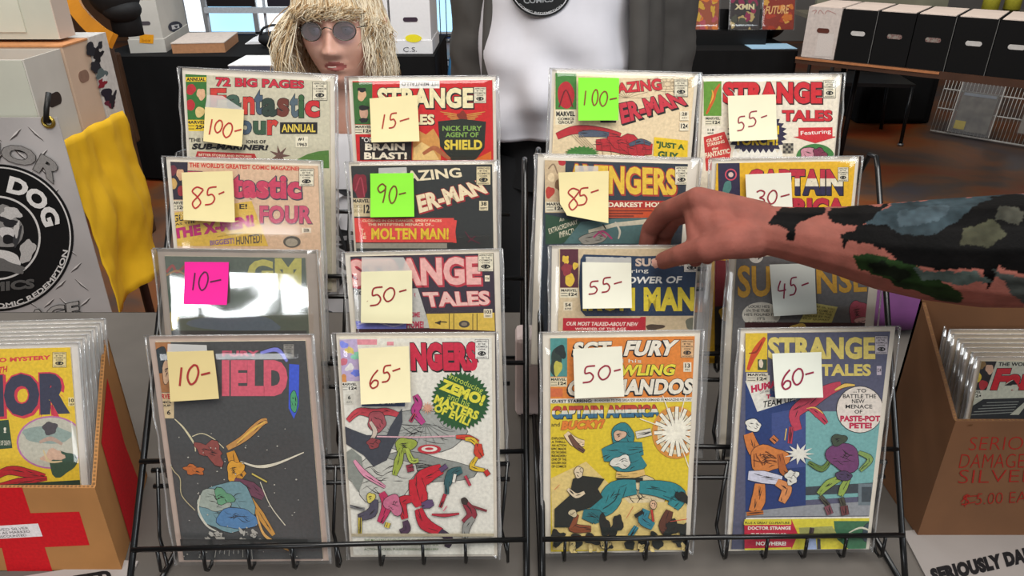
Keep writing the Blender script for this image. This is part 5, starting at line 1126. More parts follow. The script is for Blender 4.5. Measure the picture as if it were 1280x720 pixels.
wire_rack(0, -.434, .0175, 'black wire comic rack at the left, holding the first and second columns')
wire_rack(1, .036, .498, 'black wire comic rack at the right, holding the third and fourth columns', .482)

# ================================================================== display boxes at both sides
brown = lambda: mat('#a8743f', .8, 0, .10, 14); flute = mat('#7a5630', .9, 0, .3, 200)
def display_box(label, fx0, fx1, y0, y1, sk, hf, hb, name='display_box', brown=brown):
    """open cardboard box, low front, sloped sides; sk = sideways skew of the back"""
    r = thing(name, label, 'box', ((fx0 + fx1) / 2, y0, TZ + .004)); ox = (fx0 + fx1) / 2; d = y1 - y0; th = .005
    P = lambda x, y, z: (x - ox + sk * (y / d), y, z)
    q = MB().use(brown()); q.hexa([P(fx0, 0, 0), P(fx1, 0, 0), P(fx1, th, 0), P(fx0, th, 0), P(fx0, 0, hf), P(fx1, 0, hf), P(fx1, th, hf), P(fx0, th, hf)]); q.build('front_panel', r)
    for xa, xb in ((fx0, fx0 + th), (fx1 - th, fx1)):
        q = MB().use(brown()); q.hexa([P(xa, th, 0), P(xb, th, 0), P(xb, d, 0), P(xa, d, 0), P(xa, th, hf), P(xb, th, hf), P(xb, d, hb), P(xa, d, hb)])
        q.use(flute); e = .0005
        for i in range(40):
            u, v = i / 40, (i + .55) / 40; ya, yb = th + (d - th) * u, th + (d - th) * v; za, zb = hf + (hb - hf) * u, hf + (hb - hf) * v
            q.poly([P(xa + .001, ya, za + e), P(xb - .001, ya, za + e), P(xb - .001, yb, zb + e), P(xa + .001, yb, zb + e)])
        q.build('side_panel', r, recalc=False)
    q = MB().use(brown()); q.hexa([P(fx0, d - th, 0), P(fx1, d - th, 0), P(fx1, d, 0), P(fx0, d, 0), P(fx0, d - th, hb), P(fx1, d - th, hb), P(fx1, d, hb), P(fx0, d, hb)]); q.build('back_panel', r)
    q = MB().use(brown()); q.hexa([P(fx0, 0, -.003), P(fx1, 0, -.003), P(fx1, d, -.003), P(fx0, d, -.003), P(fx0, 0, .0), P(fx1, 0, .0), P(fx1, d, .0), P(fx0, d, .0)]); q.build('bottom_panel', r)
    q = MB().use(flute)
    for i in range(60): u = fx0 + (fx1 - fx0) * i / 60; q.poly([P(u, .001, hf + .0004), P(u + (fx1 - fx0) * .009, .001, hf + .0004), P(u + (fx1 - fx0) * .009, th - .001, hf + .0004), P(u, th - .001, hf + .0004)])
    q.build('cut_edge', r, recalc=False)
    return r
c = on_z(152, 711, TZ + .004); bx1, by0 = c.x, c.y
lb = display_box('cardboard display box with a red cross of tape, at the left beside the rack', bx1 - .29, bx1, by0, by0 + .175, -.045, .132, .238)
Mf = frame(lb.matrix_world.translation if False else Vector(lb.location), (1, 0, 0), (0, 0, 1))
X = Sheet(Mf, (0, 560), 4.5, step=.0001); X.poly('#c4121c', [(124, 222), (-120, 226), (-80, 372), (-330, 380), (-290, 575), (10, 562), (46, 712), (298, 700), (252, 558), (504, 546), (446, 358), (172, 366)])
X.poly('#e6dedd', [(-120, 444), (214, 424), (240, 496), (-100, 516)])
X.T('RESERVED SILVER', '#5a5654', [(-95, 458), (158, 442), (164, 456), (-90, 472)], .0).T('PRICED AS MARKED', '#5a5654', [(-95, 478), (166, 460), (172, 474), (-90, 492)], .0).T('NOT DISCOUNTED', '#5a5654', [(-90, 498), (146, 482), (152, 494), (-86, 510)], .0)
X.mb.build('tape_cross_and_label', lb, recalc=False)
Ms = frame(Vector((bx1 + .0006, by0, TZ + .004)), Vector((-.045, .175, 0)), (0, 0, 1))
Y = Sheet(Ms, (0, 390), 4.235, step=.0002); Y.poly('#c4121c', [(567, 350), (536, 690), (568, 800), (697, 1236), (756, 1178), (748, 930), (660, 700)])
o = Y.mb.build('tape_band', lb, recalc=False); o.matrix_basis = Matrix.Translation(-Vector(lb.location)) @ Ms
def boxed(label, tl, D, lean, ins, bg, o, k, w=.178, **kw):
    tr = (tl[0] + w * FPX / D, tl[1])
    return comic(label, tl, tr, D, ins, bg, o, k, lean=lean, thin=True, board='#dccbb8', **kw)
Ll = radians(22)
def left_comic(i, label, first=False):
    D = .905 + i * .0085 + (.012 if i > 3 else 0)
    trx, try_ = 96 + 5.4 * i, 429 - 4.9 * i
    wpx = .178 * FPX / D
    return comic(label, (trx - wpx, try_ + 4), (trx, try_), D, (.005, .005, .0085 if first else .006), '#d9b52c' if first else '#b8a888', (0, 390), 4.235, lean=Ll, thin=True, board='#cfc8c0', group='bagged comics filed in the red cross box')
S = left_comic(0, 'bagged comic with yellow cover and dark blue lettering, first in the red cross box', True)
S.T('JOURNEY INTO MYSTERY', '#c9383c', [(-330, 262), (268, 228), (268, 258), (-330, 292)], .06, None).T('WITH', '#c43434', [(-50, 300), (40, 284), (36, 318), (-56, 332)], .05)
S.T('THOR', '#35364a', [(-290, 340), (368, 318), (372, 540), (-280, 570)], .09, '#c43448', .05, (10, 6))
S.seal(278, 212, 352, 294, '#d8c48a').R('#dcc88a', 362, 452, 410, 498).T('108', '#1b191a', (366, 458, 406, 478), .04).T('SEPT', '#1b191a', (368, 484, 404, 494), .03)
S.E('#b06a9a', 270, 690, 182, 140).E('#b8b4a4', 270, 690, 172, 132).blob('#8a9a92', 250, 650, 140, 44, 0, 3, .3).blob('#4a4448', 265, 615, 40, 34, 0, 5, .3).stroke('#b09484', [(210, 690), (270, 670), (330, 700)], 24, .4).blob('#2f4a38', 330, 800, 70, 70, 0, 4, .3).blob('#c8a48c', 280, 760, 60, 30, -20, 8, .4).stroke('#c9b48a', [(230, 730), (260, 790), (330, 790)], 12, .4)
S.poly('#2a4634', [(-60, 580), (46, 570), (66, 720), (-60, 730)]).T('!', '#ddd6c2', (20, 610, 34, 640), .05).T('THE PLACE OF DEATH', '#ddd6c2', (-50, 680, 56, 705), .01)
S.ol = ('#1b1718', 3)
S.stroke('#b01c28', [(-60, 900), (40, 840), (160, 855), (240, 870)], 50, .5).stroke('#b01c28', [(-40, 930), (100, 900), (250, 880)], 40, .5)
S.poly('#1f3424', [(-350, 935), (150, 905), (560, 880), (640, 1150), (-350, 1150)])
S.done()
for i in range(1, 7): S = left_comic(i, 'bagged comic filed behind the yellow one in the red cross box'); S.done()
COMICS[-1]['label'] = 'white backed comic at the very back of the red cross box'
# right box
c = on_z(1147, 668, TZ + .004); bx0, by0r = c.x, c.y
rb_ = display_box('cardboard display box with handwritten SILVER price, at the right beside the rack', bx0, bx0 + .30, by0r, by0r + .135, .0, .185, .282, brown=lambda: mat('#6c472a', .8, 0, .12, 14))  # darker brown than the left box: its weaker light is put into the colour
Mf = frame(Vector(rb_.location), (1, 0, 0), (0, 0, 1)); X = Sheet(Mf, (1140, 530), 3.79, step=.0002); hw = '#931f17'
X.T('SERIOUSLY', hw, [(278, 62), (760, 56), (755, 118), (266, 124)], -.02).T('DAMAGED', hw, [(234, 142), (590, 140), (586, 206), (220, 208)], -.02).T('SILVER', hw, [(226, 216), (590, 216), (586, 272), (216, 280)], -.02).T('$ 5.00 EACH', hw, [(244, 330), (650, 312), (650, 372), (232, 392)], -.02)
X.stroke(hw, [(230, 368), (262, 342), (318, 338)], 4).stroke(hw, [(232, 380), (300, 366)], 4).stroke('#5a3a1c', [(265, 4), (285, 0)], 4)
X.mb.build('handwriting', rb_, recalc=False)
Lr = radians(10)
def right_comic(i, label, first=False):
    D = .925 + i * .0088
    return boxed(label, (1223 - 5.6 * i + 1.2 * sin(i * 2.2), 447 - 5.7 * i), D, Lr, (.005, .005, .0065 if first else .005), '#c4c2ae' if first else '#9a8a72', (1140, 370), 4.5, group='bagged comics filed in the handwritten box', H=.262)
S = right_comic(0, 'bagged comic with pale cover and red lettering, first in the handwritten box', True)
S.poly('#1d1a1c', [(382, 352), (482, 352), (418, 530), (300, 530)]).blob('#8a6a3c', 392, 385, 22, 26, 0, 1, .2).blob('#d6a98c', 436, 412, 24, 26, 0, 2, .15).blob('#d8b83a', 362, 455, 30, 30, 0, 3, .15).blob('#b02a30', 400, 500, 24, 28, 0, 4, .2)
S.price(296, 530, 396, 578, '12\u00a2', '#d3cfbc').T("THE WORLD'S GREATEST COMIC MAGAZINE!", '#1b191a', [(488, 372), (1200, 372), (1198, 394), (484, 394)], .04)
S.T('Fantastic', '#c8202c', [(480, 408), (1100, 400), (1080, 530), (440, 530)], .07, '#1b191a', .04)
S.poly('#2e3032', [(400, 580), (640, 572), (1100, 572), (1100, 900), (250, 900), (255, 672)]).poly('#c4c2ae', [(550, 668), (640, 590), (660, 590), (600, 668)])
for i in range(5): S.stroke('#9a9a92', [(420 - i * 24, 600 + i * 17), (600 - i * 8, 594 + i * 15)], 4)
S.done()
for i in range(1, 11): S = right_comic(i, 'bagged comic filed behind the pale one in the handwritten box'); S.done()
COMICS[-1]['label'] = 'bagged comic at the very back of the handwritten box'
# signs lying on the cloth under the boxes
def flat_sign(label, pts, txt, q, col='#a39b97'):
    z = TZ + .003
    P = [on_z(x, y, z) for x, y in pts]; c = P[0]
    m = MB().use(mat(col, .7, 0, .05, 12)); n = len(P)
    m.mesh([(p.x, p.y, z) for p in P] + [(p.x, p.y, z - .0025) for p in P], [tuple(range(n))[::-1], tuple(range(n, 2 * n))] + [(i, (i + 1) % n, (i + 1) % n + n, i + n) for i in range(n)])
    m.use(ink('#141214')); f = quad_map(q); vs, fs = text_shape(txt, .08)
    m.mesh([tuple(on_z(*f(u, v), z + .0003)) for u, v in vs], fs)
    return tag(m.build('paper_sign', recalc=False), label, 'sign')
flat_sign('white sign reading SERIOUSLY DAMAGED lying under the right box', [(1128, 664), (1178, 760), (1420, 740), (1330, 640)], 'SERIOUSLY DAMAGED', [(1161, 711), (1336, 672), (1341, 690), (1168, 730)], '#8f8782')
flat_sign('white sign with slanted black lettering lying under the left box', [(-60, 735), (-20, 790), (150, 745), (173, 701), (150, 700)], 'WANTED', [(40, 728), (138, 712), (140, 726), (44, 744)])
# things standing on the table behind the racks
a = on_z(644, 522, TZ); r = thing('tissue_box', 'upright pinkish white card box behind the gap between the racks', 'box', (a.x + .028, a.y + .02, TZ))
q = MB().use(mat('#d6c2be', .6, 0, .03)); q.box(-.028, -.02, 0.001, .075, .03, .15); q.build('box_body', r, bevel=.008); q = MB().use(mat('#a89a98', .6)); q.box(.03, -.0205, .02, .035, -.019, .14); q.build('fold_line', r)
a = on_z(1128, 425, TZ); o = MB().use(mat('#5a2a5c', .85, 0, .2, 14, .1)); o.ball((0, 0, .05), .09, 20, 12, (1.15, .8, .62)); o = o.build('purple_pouch'); o.location = (a.x - .0, a.y + .06, TZ + .006); tag(o, 'purple cloth pouch behind the right rack', 'pouch')
# ================================================================== people
def remesh(mb, name, voxel, m, parent=None, smooth_it=6, fac=.5, post=None):
    """one continuous skin over overlapping body volumes"""
    o = mb.use(m).build('tmp', None); md = o.modifiers.new('r', 'REMESH'); md.mode = 'VOXEL'; md.voxel_size = voxel; md.use_smooth_shade = True
    if smooth_it: s_ = o.modifiers.new('s', 'SMOOTH'); s_.iterations = smooth_it; s_.factor = fac
    me = bpy.data.meshes.new_from_object(o.evaluated_get(bpy.context.evaluated_depsgraph_get()))
    bpy.data.objects.remove(o); me.materials.clear(); me.materials.append(m); me.name = name
    for p in me.polygons: p.use_smooth = True
    n = bpy.data.objects.new(name, me); COL.objects.link(n)
    if parent: n.parent = parent
    return n
def skin_mat(name, col, blotch, rough=.5):
    m = bpy.data.materials.new(name); m.use_nodes = True; nt = m.node_tree; N = nt.nodes; L = nt.links; b = N['Principled BSDF']
    tc = N.new('ShaderNodeTexCoord'); nz = N.new('ShaderNodeTexNoise'); nz.inputs['Scale'].default_value = 22; nz.inputs['Detail'].default_value = 6; L.new(tc.outputs['Object'], nz.inputs['Vector'])
    r = N.new('ShaderNodeValToRGB'); r.color_ramp.elements[0].position = .35; r.color_ramp.elements[1].position = .68; r.color_ramp.elements[0].color = (*lin(col), 1); r.color_ramp.elements[1].color = (*lin(blotch), 1)
    L.new(nz.outputs['Fac'], r.inputs[0]); L.new(r.outputs[0], b.inputs['Base Color']); b.inputs['Roughness'].default_value = rough
    b.inputs['Subsurface Weight'].default_value = 0.08; b.inputs['Subsurface Radius'].default_value = (.01, .004, .002)
    n2 = N.new('ShaderNodeTexNoise'); n2.inputs['Scale'].default_value = 220; L.new(tc.outputs['Object'], n2.inputs['Vector'])
    bp = N.new('ShaderNodeBump'); bp.inputs['Strength'].default_value = .12; bp.inputs['Distance'].default_value = .002; L.new(n2.outputs['Fac'], bp.inputs['Height']); L.new(bp.outputs[0], b.inputs['Normal'])
    return m
def G(x, z, x0, z0, sx, sz): return exp(-((x - x0) / sx) ** 2 - ((z - z0) / sz) ** 2)
def face_relief(x, z):
    """how far the face stands out (towards -Y) at x across, z above the eye line"""
    d = 0.0
    t = max(0, min(1, (0.012 - z) / 0.052))
    if z < .02 and z > -.07: d += (.004 + .020 * t ** 1.3) * exp(-(x / (.0075 + .006 * t)) ** 2) * (1 if z > -.046 else exp(-((z + .046) / .006) ** 2))
    for s in (-1, 1):
        d += .009 * G(x, z, s * .0135, -.043, .0065, .0075)
        d -= .0125 * G(x, z, s * .031, -.002, .016, .011)
        d += .005 * G(x, z, s * .03, .019, .02, .007)
        d += .006 * G(x, z, s * .043, -.032, .02, .018)
        d -= .0030 * G(x, z, s * (.024 + .25 * max(0, -.045 - z)), -.058, .0035, .014)
        d -= .002 * G(x, z, s * .032, -.018, .012, .004)
    d += .006 * G(x, z, 0, -.0625, .017, .0045) + .0075 * G(x, z, 0, -.0755, .016, .005) - .0055 * G(x, z, 0, -.0688, .021, .0022)
    d -= .0025 * G(x, z, 0, -.086, .018, .005) + .002 * G(x, z, 0, -.054, .004, .005)
    d += .009 * G(x, z, 0, -.104, .02, .014)
    return d
def add_head(mb, T, sx=1.0):
    nu, nv = 110, 96; vs = []; fs = []
    for i in range(nv + 1):
        th = pi * i / nv
        for j in range(nu):
            ph = 2 * pi * j / nu; dx, dy, dz = sin(th) * sin(ph), -sin(th) * cos(ph), cos(th)
            x, y, z = .073 * sx * dx, .094 * dy, .118 * dz
            if z < -.02: k = min(1, (-z - .02) / .098); x *= 1 - .24 * k; y = y * (1 - .10 * k) - (.012 * k if dy < 0 else -.02 * k)
            if z > .03 and dy < 0: y *= 1 - .25 * ((z - .03) / .09) ** 2
            w = max(0, -dy) ** .6 if dy < 0 else 0
            y -= face_relief(x, z) * min(1, w * 1.25)
            vs.append(T @ Vector((x, y, z)))
    for i in range(nv):
        for j in range(nu): fs.append((i * nu + j, i * nu + (j + 1) % nu, (i + 1) * nu + (j + 1) % nu, (i + 1) * nu + j))
    mb.mesh(vs, fs)
    for s in (-1, 1):
        mb.capsule(T @ Vector((s * .074 * sx, .006, .012)), .011, T @ Vector((s * .071 * sx, .0, -.03)), .008)
def paint_lips(o, T, lipm, z0=-.0695):
    o.data.materials.append(lipm); Ti = T.inverted()
    for p in o.data.polygons:
        v = Ti @ p.center
        if v.y < -.06 and (v.x / .0235) ** 2 + ((v.z - z0 - .0008) / (.0105 - .004 * abs(v.x) / .0235)) ** 2 < 1: p.material_index = 1
def loft(rings, m, a0=0, a1=360, n=64, amp=.006, seed=0, fx=5, cap=False):
    """cloth tube: rings = (z, cx, cy, rx, ry); angle 0 = towards the viewer (-Y), going to +X"""
    mb = MB().use(m); V = []; full = abs(a1 - a0) >= 360
    R = smooth_path(rings, 6)
    for k, (z, cx, cy, rx, ry) in enumerate(R):
        row = []
        for i in range(n if full else n + 1):
            a = radians(a0 + (a1 - a0) * i / n); nn = noise.noise(Vector((sin(a) * fx, z * 5 + seed, cos(a) * fx))) + .5 * noise.noise(Vector((sin(a) * fx * 3, z * 9 + seed, cos(a) * fx * 3)))
            row.append(mb.bm.verts.new((cx + (rx + nn * amp) * sin(a), cy - (ry + nn * amp) * cos(a), z)))
        V.append(row)
    c = len(V[0])
    for k in range(len(V) - 1):
        for i in range(c if full else c - 1):
            f = mb.face([V[k][i], V[k][(i + 1) % c], V[k + 1][(i + 1) % c], V[k + 1][i]])
            if f: f.smooth = True
    return mb
def sleeve(pts, m, amp=.006, seed=0, n=28):
    """sleeve along joints (p, r) with gathered folds"""
    P = smooth_path([(*p, r) for p, r in pts], 8); mb = MB().use(m); up = Vector((0, -1, 0)); V = []
    for k, q in enumerate(P):
        p = Vector(q[:3]); b = Vector(P[min(k + 1, len(P) - 1)][:3]); a = Vector(P[max(k - 1, 0)][:3]); t = (b - a).normalized(); u = t.cross(up).normalized(); w = u.cross(t)
        row = []
        for i in range(n):
            an = 2 * pi * i / n; nn = noise.noise(Vector((cos(an) * 2.2 + seed, sin(an) * 2.2, k * .35))) + .6 * sin(k * .9 + 2 * sin(an + seed))*.4
            row.append(mb.bm.verts.new(p + (u * cos(an) + w * sin(an)) * (q[3] + nn * amp)))
        V.append(row)
    for k in range(len(V) - 1):
        for i in range(n): mb.face([V[k][i], V[k][(i + 1) % n], V[k + 1][(i + 1) % n], V[k + 1][i]]).smooth = True
    return mb
def solid(o, t, off=1): md = o.modifiers.new('s', 'SOLIDIFY'); md.thickness = t; md.offset = off; return o
def hand_caps(mb, w, d, side, r=1.0):
    """relaxed hand hanging from wrist w, pointing along d, thumb towards side"""
    w = Vector(w); d = Vector(d).normalized(); s = Vector(side); s = (s - d * s.dot(d)).normalized(); n = d.cross(s)
    for i in range(4):
        k = (i - 1.5) * -.019; L = (.036, .042, .040, .031)[i]; mc = w + d * .085 + s * k
        mb.capsule(w + s * k * .6, .015, mc, .012)
        p1 = mc + d * L + n * .006; p2 = p1 + d * L * .6 + n * .012; p3 = p2 + d * L * .45 + n * .014
        mb.capsule(mc, .0095, p1, .0085); mb.capsule(p1, .0085, p2, .0078); mb.capsule(p2, .0078, p3, .0068)
    a = w + d * .03 + s * .022; b = a + d * .035 + s * .022; c = b + d * .03 + s * .006
    mb.capsule(w + d * .01, .016, a, .014); mb.capsule(a, .013, b, .0105); mb.capsule(b, .010, c, .0085)
# ------------------------------------------------------------------ the seated blond person
face = at(416, 44, 1.43)                               # bridge of the nose at eye height
TH = Matrix.Translation(face + Vector((0, .092, 0))) @ Matrix.Rotation(radians(-4), 4, 'Z') @ Matrix.Rotation(radians(-6), 4, 'X') @ Matrix.Rotation(radians(-1.5), 4, 'Y')
hx, hy, hz = TH.translation
P1 = thing('person', 'person with shaggy blond hair and round tinted glasses sitting behind the left rack', 'person', (hx, hy + .05, 0))
loc = lambda o: (setattr(o, 'location', -P1.location), o)[1]
sk = skin_mat('skin_fair', '#cd9884', '#dcae9c')
body = MB(); add_head(body, TH, 1.10)
sh = hz - .245
body.capsule((hx, hy + .02, hz - .09), .056, (hx, hy + .045, sh + .02), .062)
for s in (-1, 1):
    body.capsule((hx, hy + .05, sh + .02), .06, (hx + s * .14, hy + .06, sh - .02), .052)
    body.capsule((hx + s * .145, hy + .06, sh - .03), .046, (hx + s * .165, hy + .06, sh - .29), .038)
    body.capsule((hx + s * .165, hy + .06, sh - .29), .038, (hx + s * .12, hy - .03, sh - .40), .026)
    hand_caps(body, (hx + s * .12, hy - .035, sh - .41), (-s * .3, -.35, -.75), (-s, -.3, .3))
    body.capsule((hx + s * .09, hy + .14, .56), .08, (hx + s * .11, hy - .10, .55), .06)
    body.capsule((hx + s * .11, hy - .10, .55), .058, (hx + s * .11, hy - .08, .10), .042)
    body.capsule((hx + s * .11, hy - .06, .05), .04, (hx + s * .12, hy - .16, .04), .034)
body.capsule((hx, hy + .08, sh - .05), .125, (hx, hy + .08, sh - .2), .125); body.capsule((hx - .04, hy + .09, .62), .13, (hx + .04, hy + .09, sh - .2), .125)
o = loc(remesh(body, 'body', .0034, sk, P1, 3)); paint_lips(o, TH, mat('#a8605a', .45, 0, .1))
# shirt, lanyard, trousers
tee = mat('#c9c6c8', .85, 0, .04, 30)
R1 = [(sh + .035, hx, hy + .045, .075, .075), (sh + .01, hx, hy + .05, .13, .095), (sh - .05, hx, hy + .07, .165, .125), (sh - .15, hx, hy + .08, .17, .14), (sh - .3, hx, hy + .08, .17, .145), (.60, hx, hy + .09, .18, .15)]
loc(solid(loft(R1, tee, amp=.008, seed=2).build('t_shirt', P1, recalc=False), .004))
for s in (-1, 1): loc(solid(sleeve([((hx + s * .11, hy + .06, sh - .02), .068), ((hx + s * .15, hy + .06, sh - .07), .062), ((hx + s * .158, hy + .06, sh - .19), .056)], tee, .005, s).build('sleeve', P1, recalc=False), .003))
for s in (-1, 1): loc(sleeve([((hx + s * .08, hy + .16, .575), .10), ((hx + s * .11, hy - .03, .575), .08), ((hx + s * .112, hy - .095, .50), .07), ((hx + s * .112, hy - .08, .12), .06)], mat('#20242e', .8, 0, .15, 20), .006, s).build('trouser_leg', P1, recalc=False))
pr = MB()
rp = random.Random(11)
for i in range(70):
    pr.use(mat(('#141416', '#26262a', '#d0ced0')[i % 3 if i % 5 else 0], .7)); x = hx + rp.uniform(-.12, .12); z = sh - rp.uniform(.07, .30); a = (x - hx) / .182; ry = .143 + (.0 if z < sh - .12 else -.02 * (z - sh + .12) / .07)
    y = hy + .079 - ry * sqrt(max(.05, 1 - a * a)) - .014 - i * .00006; l = rp.uniform(.02, .05); t = rp.uniform(-1.2, 1.2); w_ = rp.uniform(.004, .012)
    pr.poly([(x - l * cos(t), y + .001, z - l * sin(t)), (x + w_ * sin(t), y, z - w_ * cos(t)), (x + l * cos(t), y + .001, z + l * sin(t)), (x - w_ * sin(t), y, z + w_ * cos(t))])
loc(pr.build('shirt_print', P1, recalc=False))
ln = MB().use(mat('#17171a', .6)); 
for s in (-1, 1): ln.tube(smooth_path([(hx + s * .07, hy + .03, sh + .045), (hx + s * .066, hy - .055, sh + .0), (hx + s * .05, hy - .082, sh - .08), (hx + s * .012, hy - .098, sh - .24)], 6), .0035, 6)
loc(ln.build('lanyard', P1))
# eyes, teeth, glasses
LT = lambda *v: TH @ Vector(v)
for s in (-1, 1):
    e = MB().use(mat('#d8d2cc', .2, 0, .02)); e.ball(LT(s * .031, -.0745, 0), .0118, 20, 14); e.use(mat('#3a4a58', .2)); e.ball(LT(s * .031, -.0830, -.0005), .0052, 14, 8, (1, .5, 1)); e.use(mat('#08080a', .1)); e.ball(LT(s * .031, -.0852, -.0005), .0024, 12, 8, (1, .5, 1)); loc(e.build('eye', P1))
    l = MB().use(sk); l.tube([LT(s * .031 + .0135 * cos(a), -.0865 + .006 * abs(cos(a)) ** 2, .0055 * sin(a) + .002) for a in [pi * k / 8 for k in range(9)]], .0024, 8); loc(l.build('eyelid', P1))
    b = MB().use(mat('#8f7450', .8, 0, .2, 200)); b.tube(smooth_path([LT(s * .014, -.092, .017), LT(s * .03, -.0915, .0235), LT(s * .048, -.078, .018)], 5), [.0025] * 5 + [.003] * 5 + [.0014], 6); loc(b.build('eyebrow', P1))
q = MB().use(mat('#c9b8aa', .4, 0, .03)); q.tube(smooth_path([LT(-.008, -.0962, -.0684), LT(0, -.0992, -.0688), LT(.008, -.0962, -.0684)], 4), .0012, 6); loc(q.build('teeth', P1))
gl = MB().use(mat('#6a665e', .25, .9)); LENS = []; lm_ = film('tinted_lens', '#8a8298', .10, .04, .04, .05)
for s in (-1, 1):
    ring = [LT(s * .0325 + .0212 * cos(a), -.1055 + .012 * (cos(a) * s + 1) / 2 * .8, -.002 + .0175 * sin(a)) for a in [2 * pi * k / 28 for k in range(28)]]
    gl.tube(ring, .0011, 6, closed=True); lens = MB().use(lm_); lens.poly(ring); LENS.append(lens)
    gl.tube([LT(s * .056, -.096, .004), LT(s * .071, -.07, .006), LT(s * .078, .0, .012)], .0012, 6)
gl.tube(smooth_path([LT(-.010, -.1058, .001), LT(0, -.110, .005), LT(.010, -.1058, .001)], 5), .0011, 6)
g = thing('glasses', None, None); del_ = [g.__delitem__(k) for k in list(g.keys())]; g.parent = P1; g.location = -P1.location
gl.build('glasses_frame', g); [l_.build('lens', g) for l_ in LENS]
# hair: layered locks from the crown
hm = [mat('#e2d2b4', .55, 0, .12, 90), mat('#cdb188', .55, 0, .12, 90), mat('#ebdfc8', .55, 0, .1, 90), mat('#9c7a50', .6, 0, .15, 90)]
hb = MB(); rh = random.Random(21)
def lock(ph, th0, th1, zend, flare, w, m, sweep=0.0):
    pts = []; rt = sin(ph) > 0; A = Vector((.082 if rt else .090, .104, .127)); k0 = 1.0 + rh.uniform(0, .13 if not rt else .05); flare *= .15 if rt else .9
    for i in range(6):
        t = th0 + (th1 - th0) * i / 5; p = ph + sweep * (i / 5) ** 1.5
        pts.append(Vector((A.x * k0 * sin(t) * sin(p), -A.y * k0 * sin(t) * cos(p) + .006, A.z * k0 * cos(t) + .006)))
    e = pts[-1]; out = Vector((sin(ph + sweep), -cos(ph + sweep), 0)); jit = Vector((rh.uniform(-1, 1), rh.uniform(-1, 1), 0)) * .010; wv = 3 * sin(ph * 11) + rh.uniform(-1.2, 1.2)
    if zend < e.z:
        n = 5
        for i in range(1, n + 1): f = i / n; pts.append(Vector((e.x, e.y, e.z + (zend - e.z) * f)) + out * (flare * sin(f * pi * .75)) + jit * f + Vector((sin(f * 5 + wv) * .013 * f, cos(f * 5 + wv) * .011 * f, sin(f * 3 + wv) * .004)))
    r = [w * (0.75 + .4 * sin(pi * i / (len(pts) - 1))) * (1 if i < len(pts) - 2 else .45) for i in range(len(pts))]
    hb.use(m); hb.tube([TH @ p for p in pts], r, 4)
for n in range(4600):
    ph = rh.uniform(-pi, pi); a = abs(ph); m = hm[rh.choice((0, 0, 1, 2, 2, 3))] if a > .6 else hm[rh.choice((0, 0, 1, 1, 2, 3))]
    if a < .55: lock(ph + rh.uniform(-.1, .1) + .10 * sin(ph * 23), rh.uniform(.12, .5), rh.uniform(1.22, 1.40), .022 + rh.uniform(-.010, .016), .004, rh.uniform(.0005, .0010), m, rh.uniform(-.25, .25) + .25 * ph)
    elif a < .98: lock(ph, rh.uniform(.12, .5), 1.42, rh.uniform(-.035, .01), .014, rh.uniform(.0006, .0011), m, (.34 if ph > 0 else -.34))
    else: lock(ph + .12 * sin(ph * 17), rh.uniform(.1, .8), rh.uniform(1.25, 1.6), rh.choice((rh.uniform(-.145, -.09), rh.uniform(-.11, -.02))), rh.uniform(.012, .055), rh.uniform(.0006, .0013), m, rh.uniform(-.15, .15))
hb.use(hm[3]); hb.ball(TH @ Vector((0, .014, .02)), .118, 32, 20, (.68, .83, .93))
loc(hb.build('hair', P1, recalc=False))
ch = thing('stool', 'stool under the blond person, hidden behind the table', 'stool', (hx, hy + .10, 0)); q = MB().use(blk); q.tube([(0, 0.04, .42), (0, 0.04, .455)], .17, 28); q.build('seat', ch)
for k in range(4): q = MB().use(blk); q.tube([(.17 * cos(k * pi / 2 + .8), .17 * sin(k * pi / 2 + .8), 0), (.12 * cos(k * pi / 2 + .8), .12 * sin(k * pi / 2 + .8), .43)], .014); q.build('leg', ch)

# ------------------------------------------------------------------ the standing person
X0 = .142; Y0 = 1.80
P2 = thing('person', 'person standing in a white shirt and open grey jacket behind the right rack', 'person', (X0, Y0, 0))
loc2 = lambda o: (setattr(o, 'location', -P2.location), o)[1]
TH2 = Matrix.Translation((X0, Y0 - .02, 1.70)); body = MB(); add_head(body, TH2)
body.capsule((X0, Y0, 1.62), .06, (X0, Y0 + .02, 1.5), .066)
for s in (-1, 1):
    body.capsule((X0, Y0 + .02, 1.50), .06, (X0 + s * .165, Y0 + .02, 1.45), .058)
    body.capsule((X0 + s * .18, Y0 + .02, 1.43), .054, (X0 + s * .22, Y0 + .02, 1.14), .044); body.capsule((X0 + s * .22, Y0 + .02, 1.14), .043, (X0 + s * .23, Y0 - .03, .90), .030)
    hand_caps(body, (X0 + s * .23, Y0 - .03, .88), (0, -.1, -1), (-s * .3, -1, 0))
    body.capsule((X0 + s * .09, Y0 + .02, .92), .095, (X0 + s * .1, Y0 + .02, .50), .065); body.capsule((X0 + s * .1, Y0 + .02, .5), .06, (X0 + s * .1, Y0 + .04, .1), .042); body.capsule((X0 + s * .1, Y0 + .03, .045), .042, (X0 + s * .12, Y0 - .12, .035), .034)
body.capsule((X0, Y0 + .02, 1.36), .14, (X0, Y0 + .0, 1.1), .15); body.capsule((X0 - .04, Y0 + .02, .98), .13, (X0 + .04, Y0 + .02, 1.1), .14)
o = loc2(remesh(body, 'body', .006, sk, P2, 2)); paint_lips(o, TH2, mat('#93453f', .45, 0, .1))
for s in (-1, 1):
    e = MB().use(mat('#d8d2cc', .2, 0, .02)); e.ball(TH2 @ Vector((s * .031, -.0745, 0)), .0118, 16, 10); e.use(mat('#3a2a20', .2)); e.ball(TH2 @ Vector((s * .031, -.083, 0)), .0052, 12, 8, (1, .5, 1)); loc2(e.build('eye', P2))
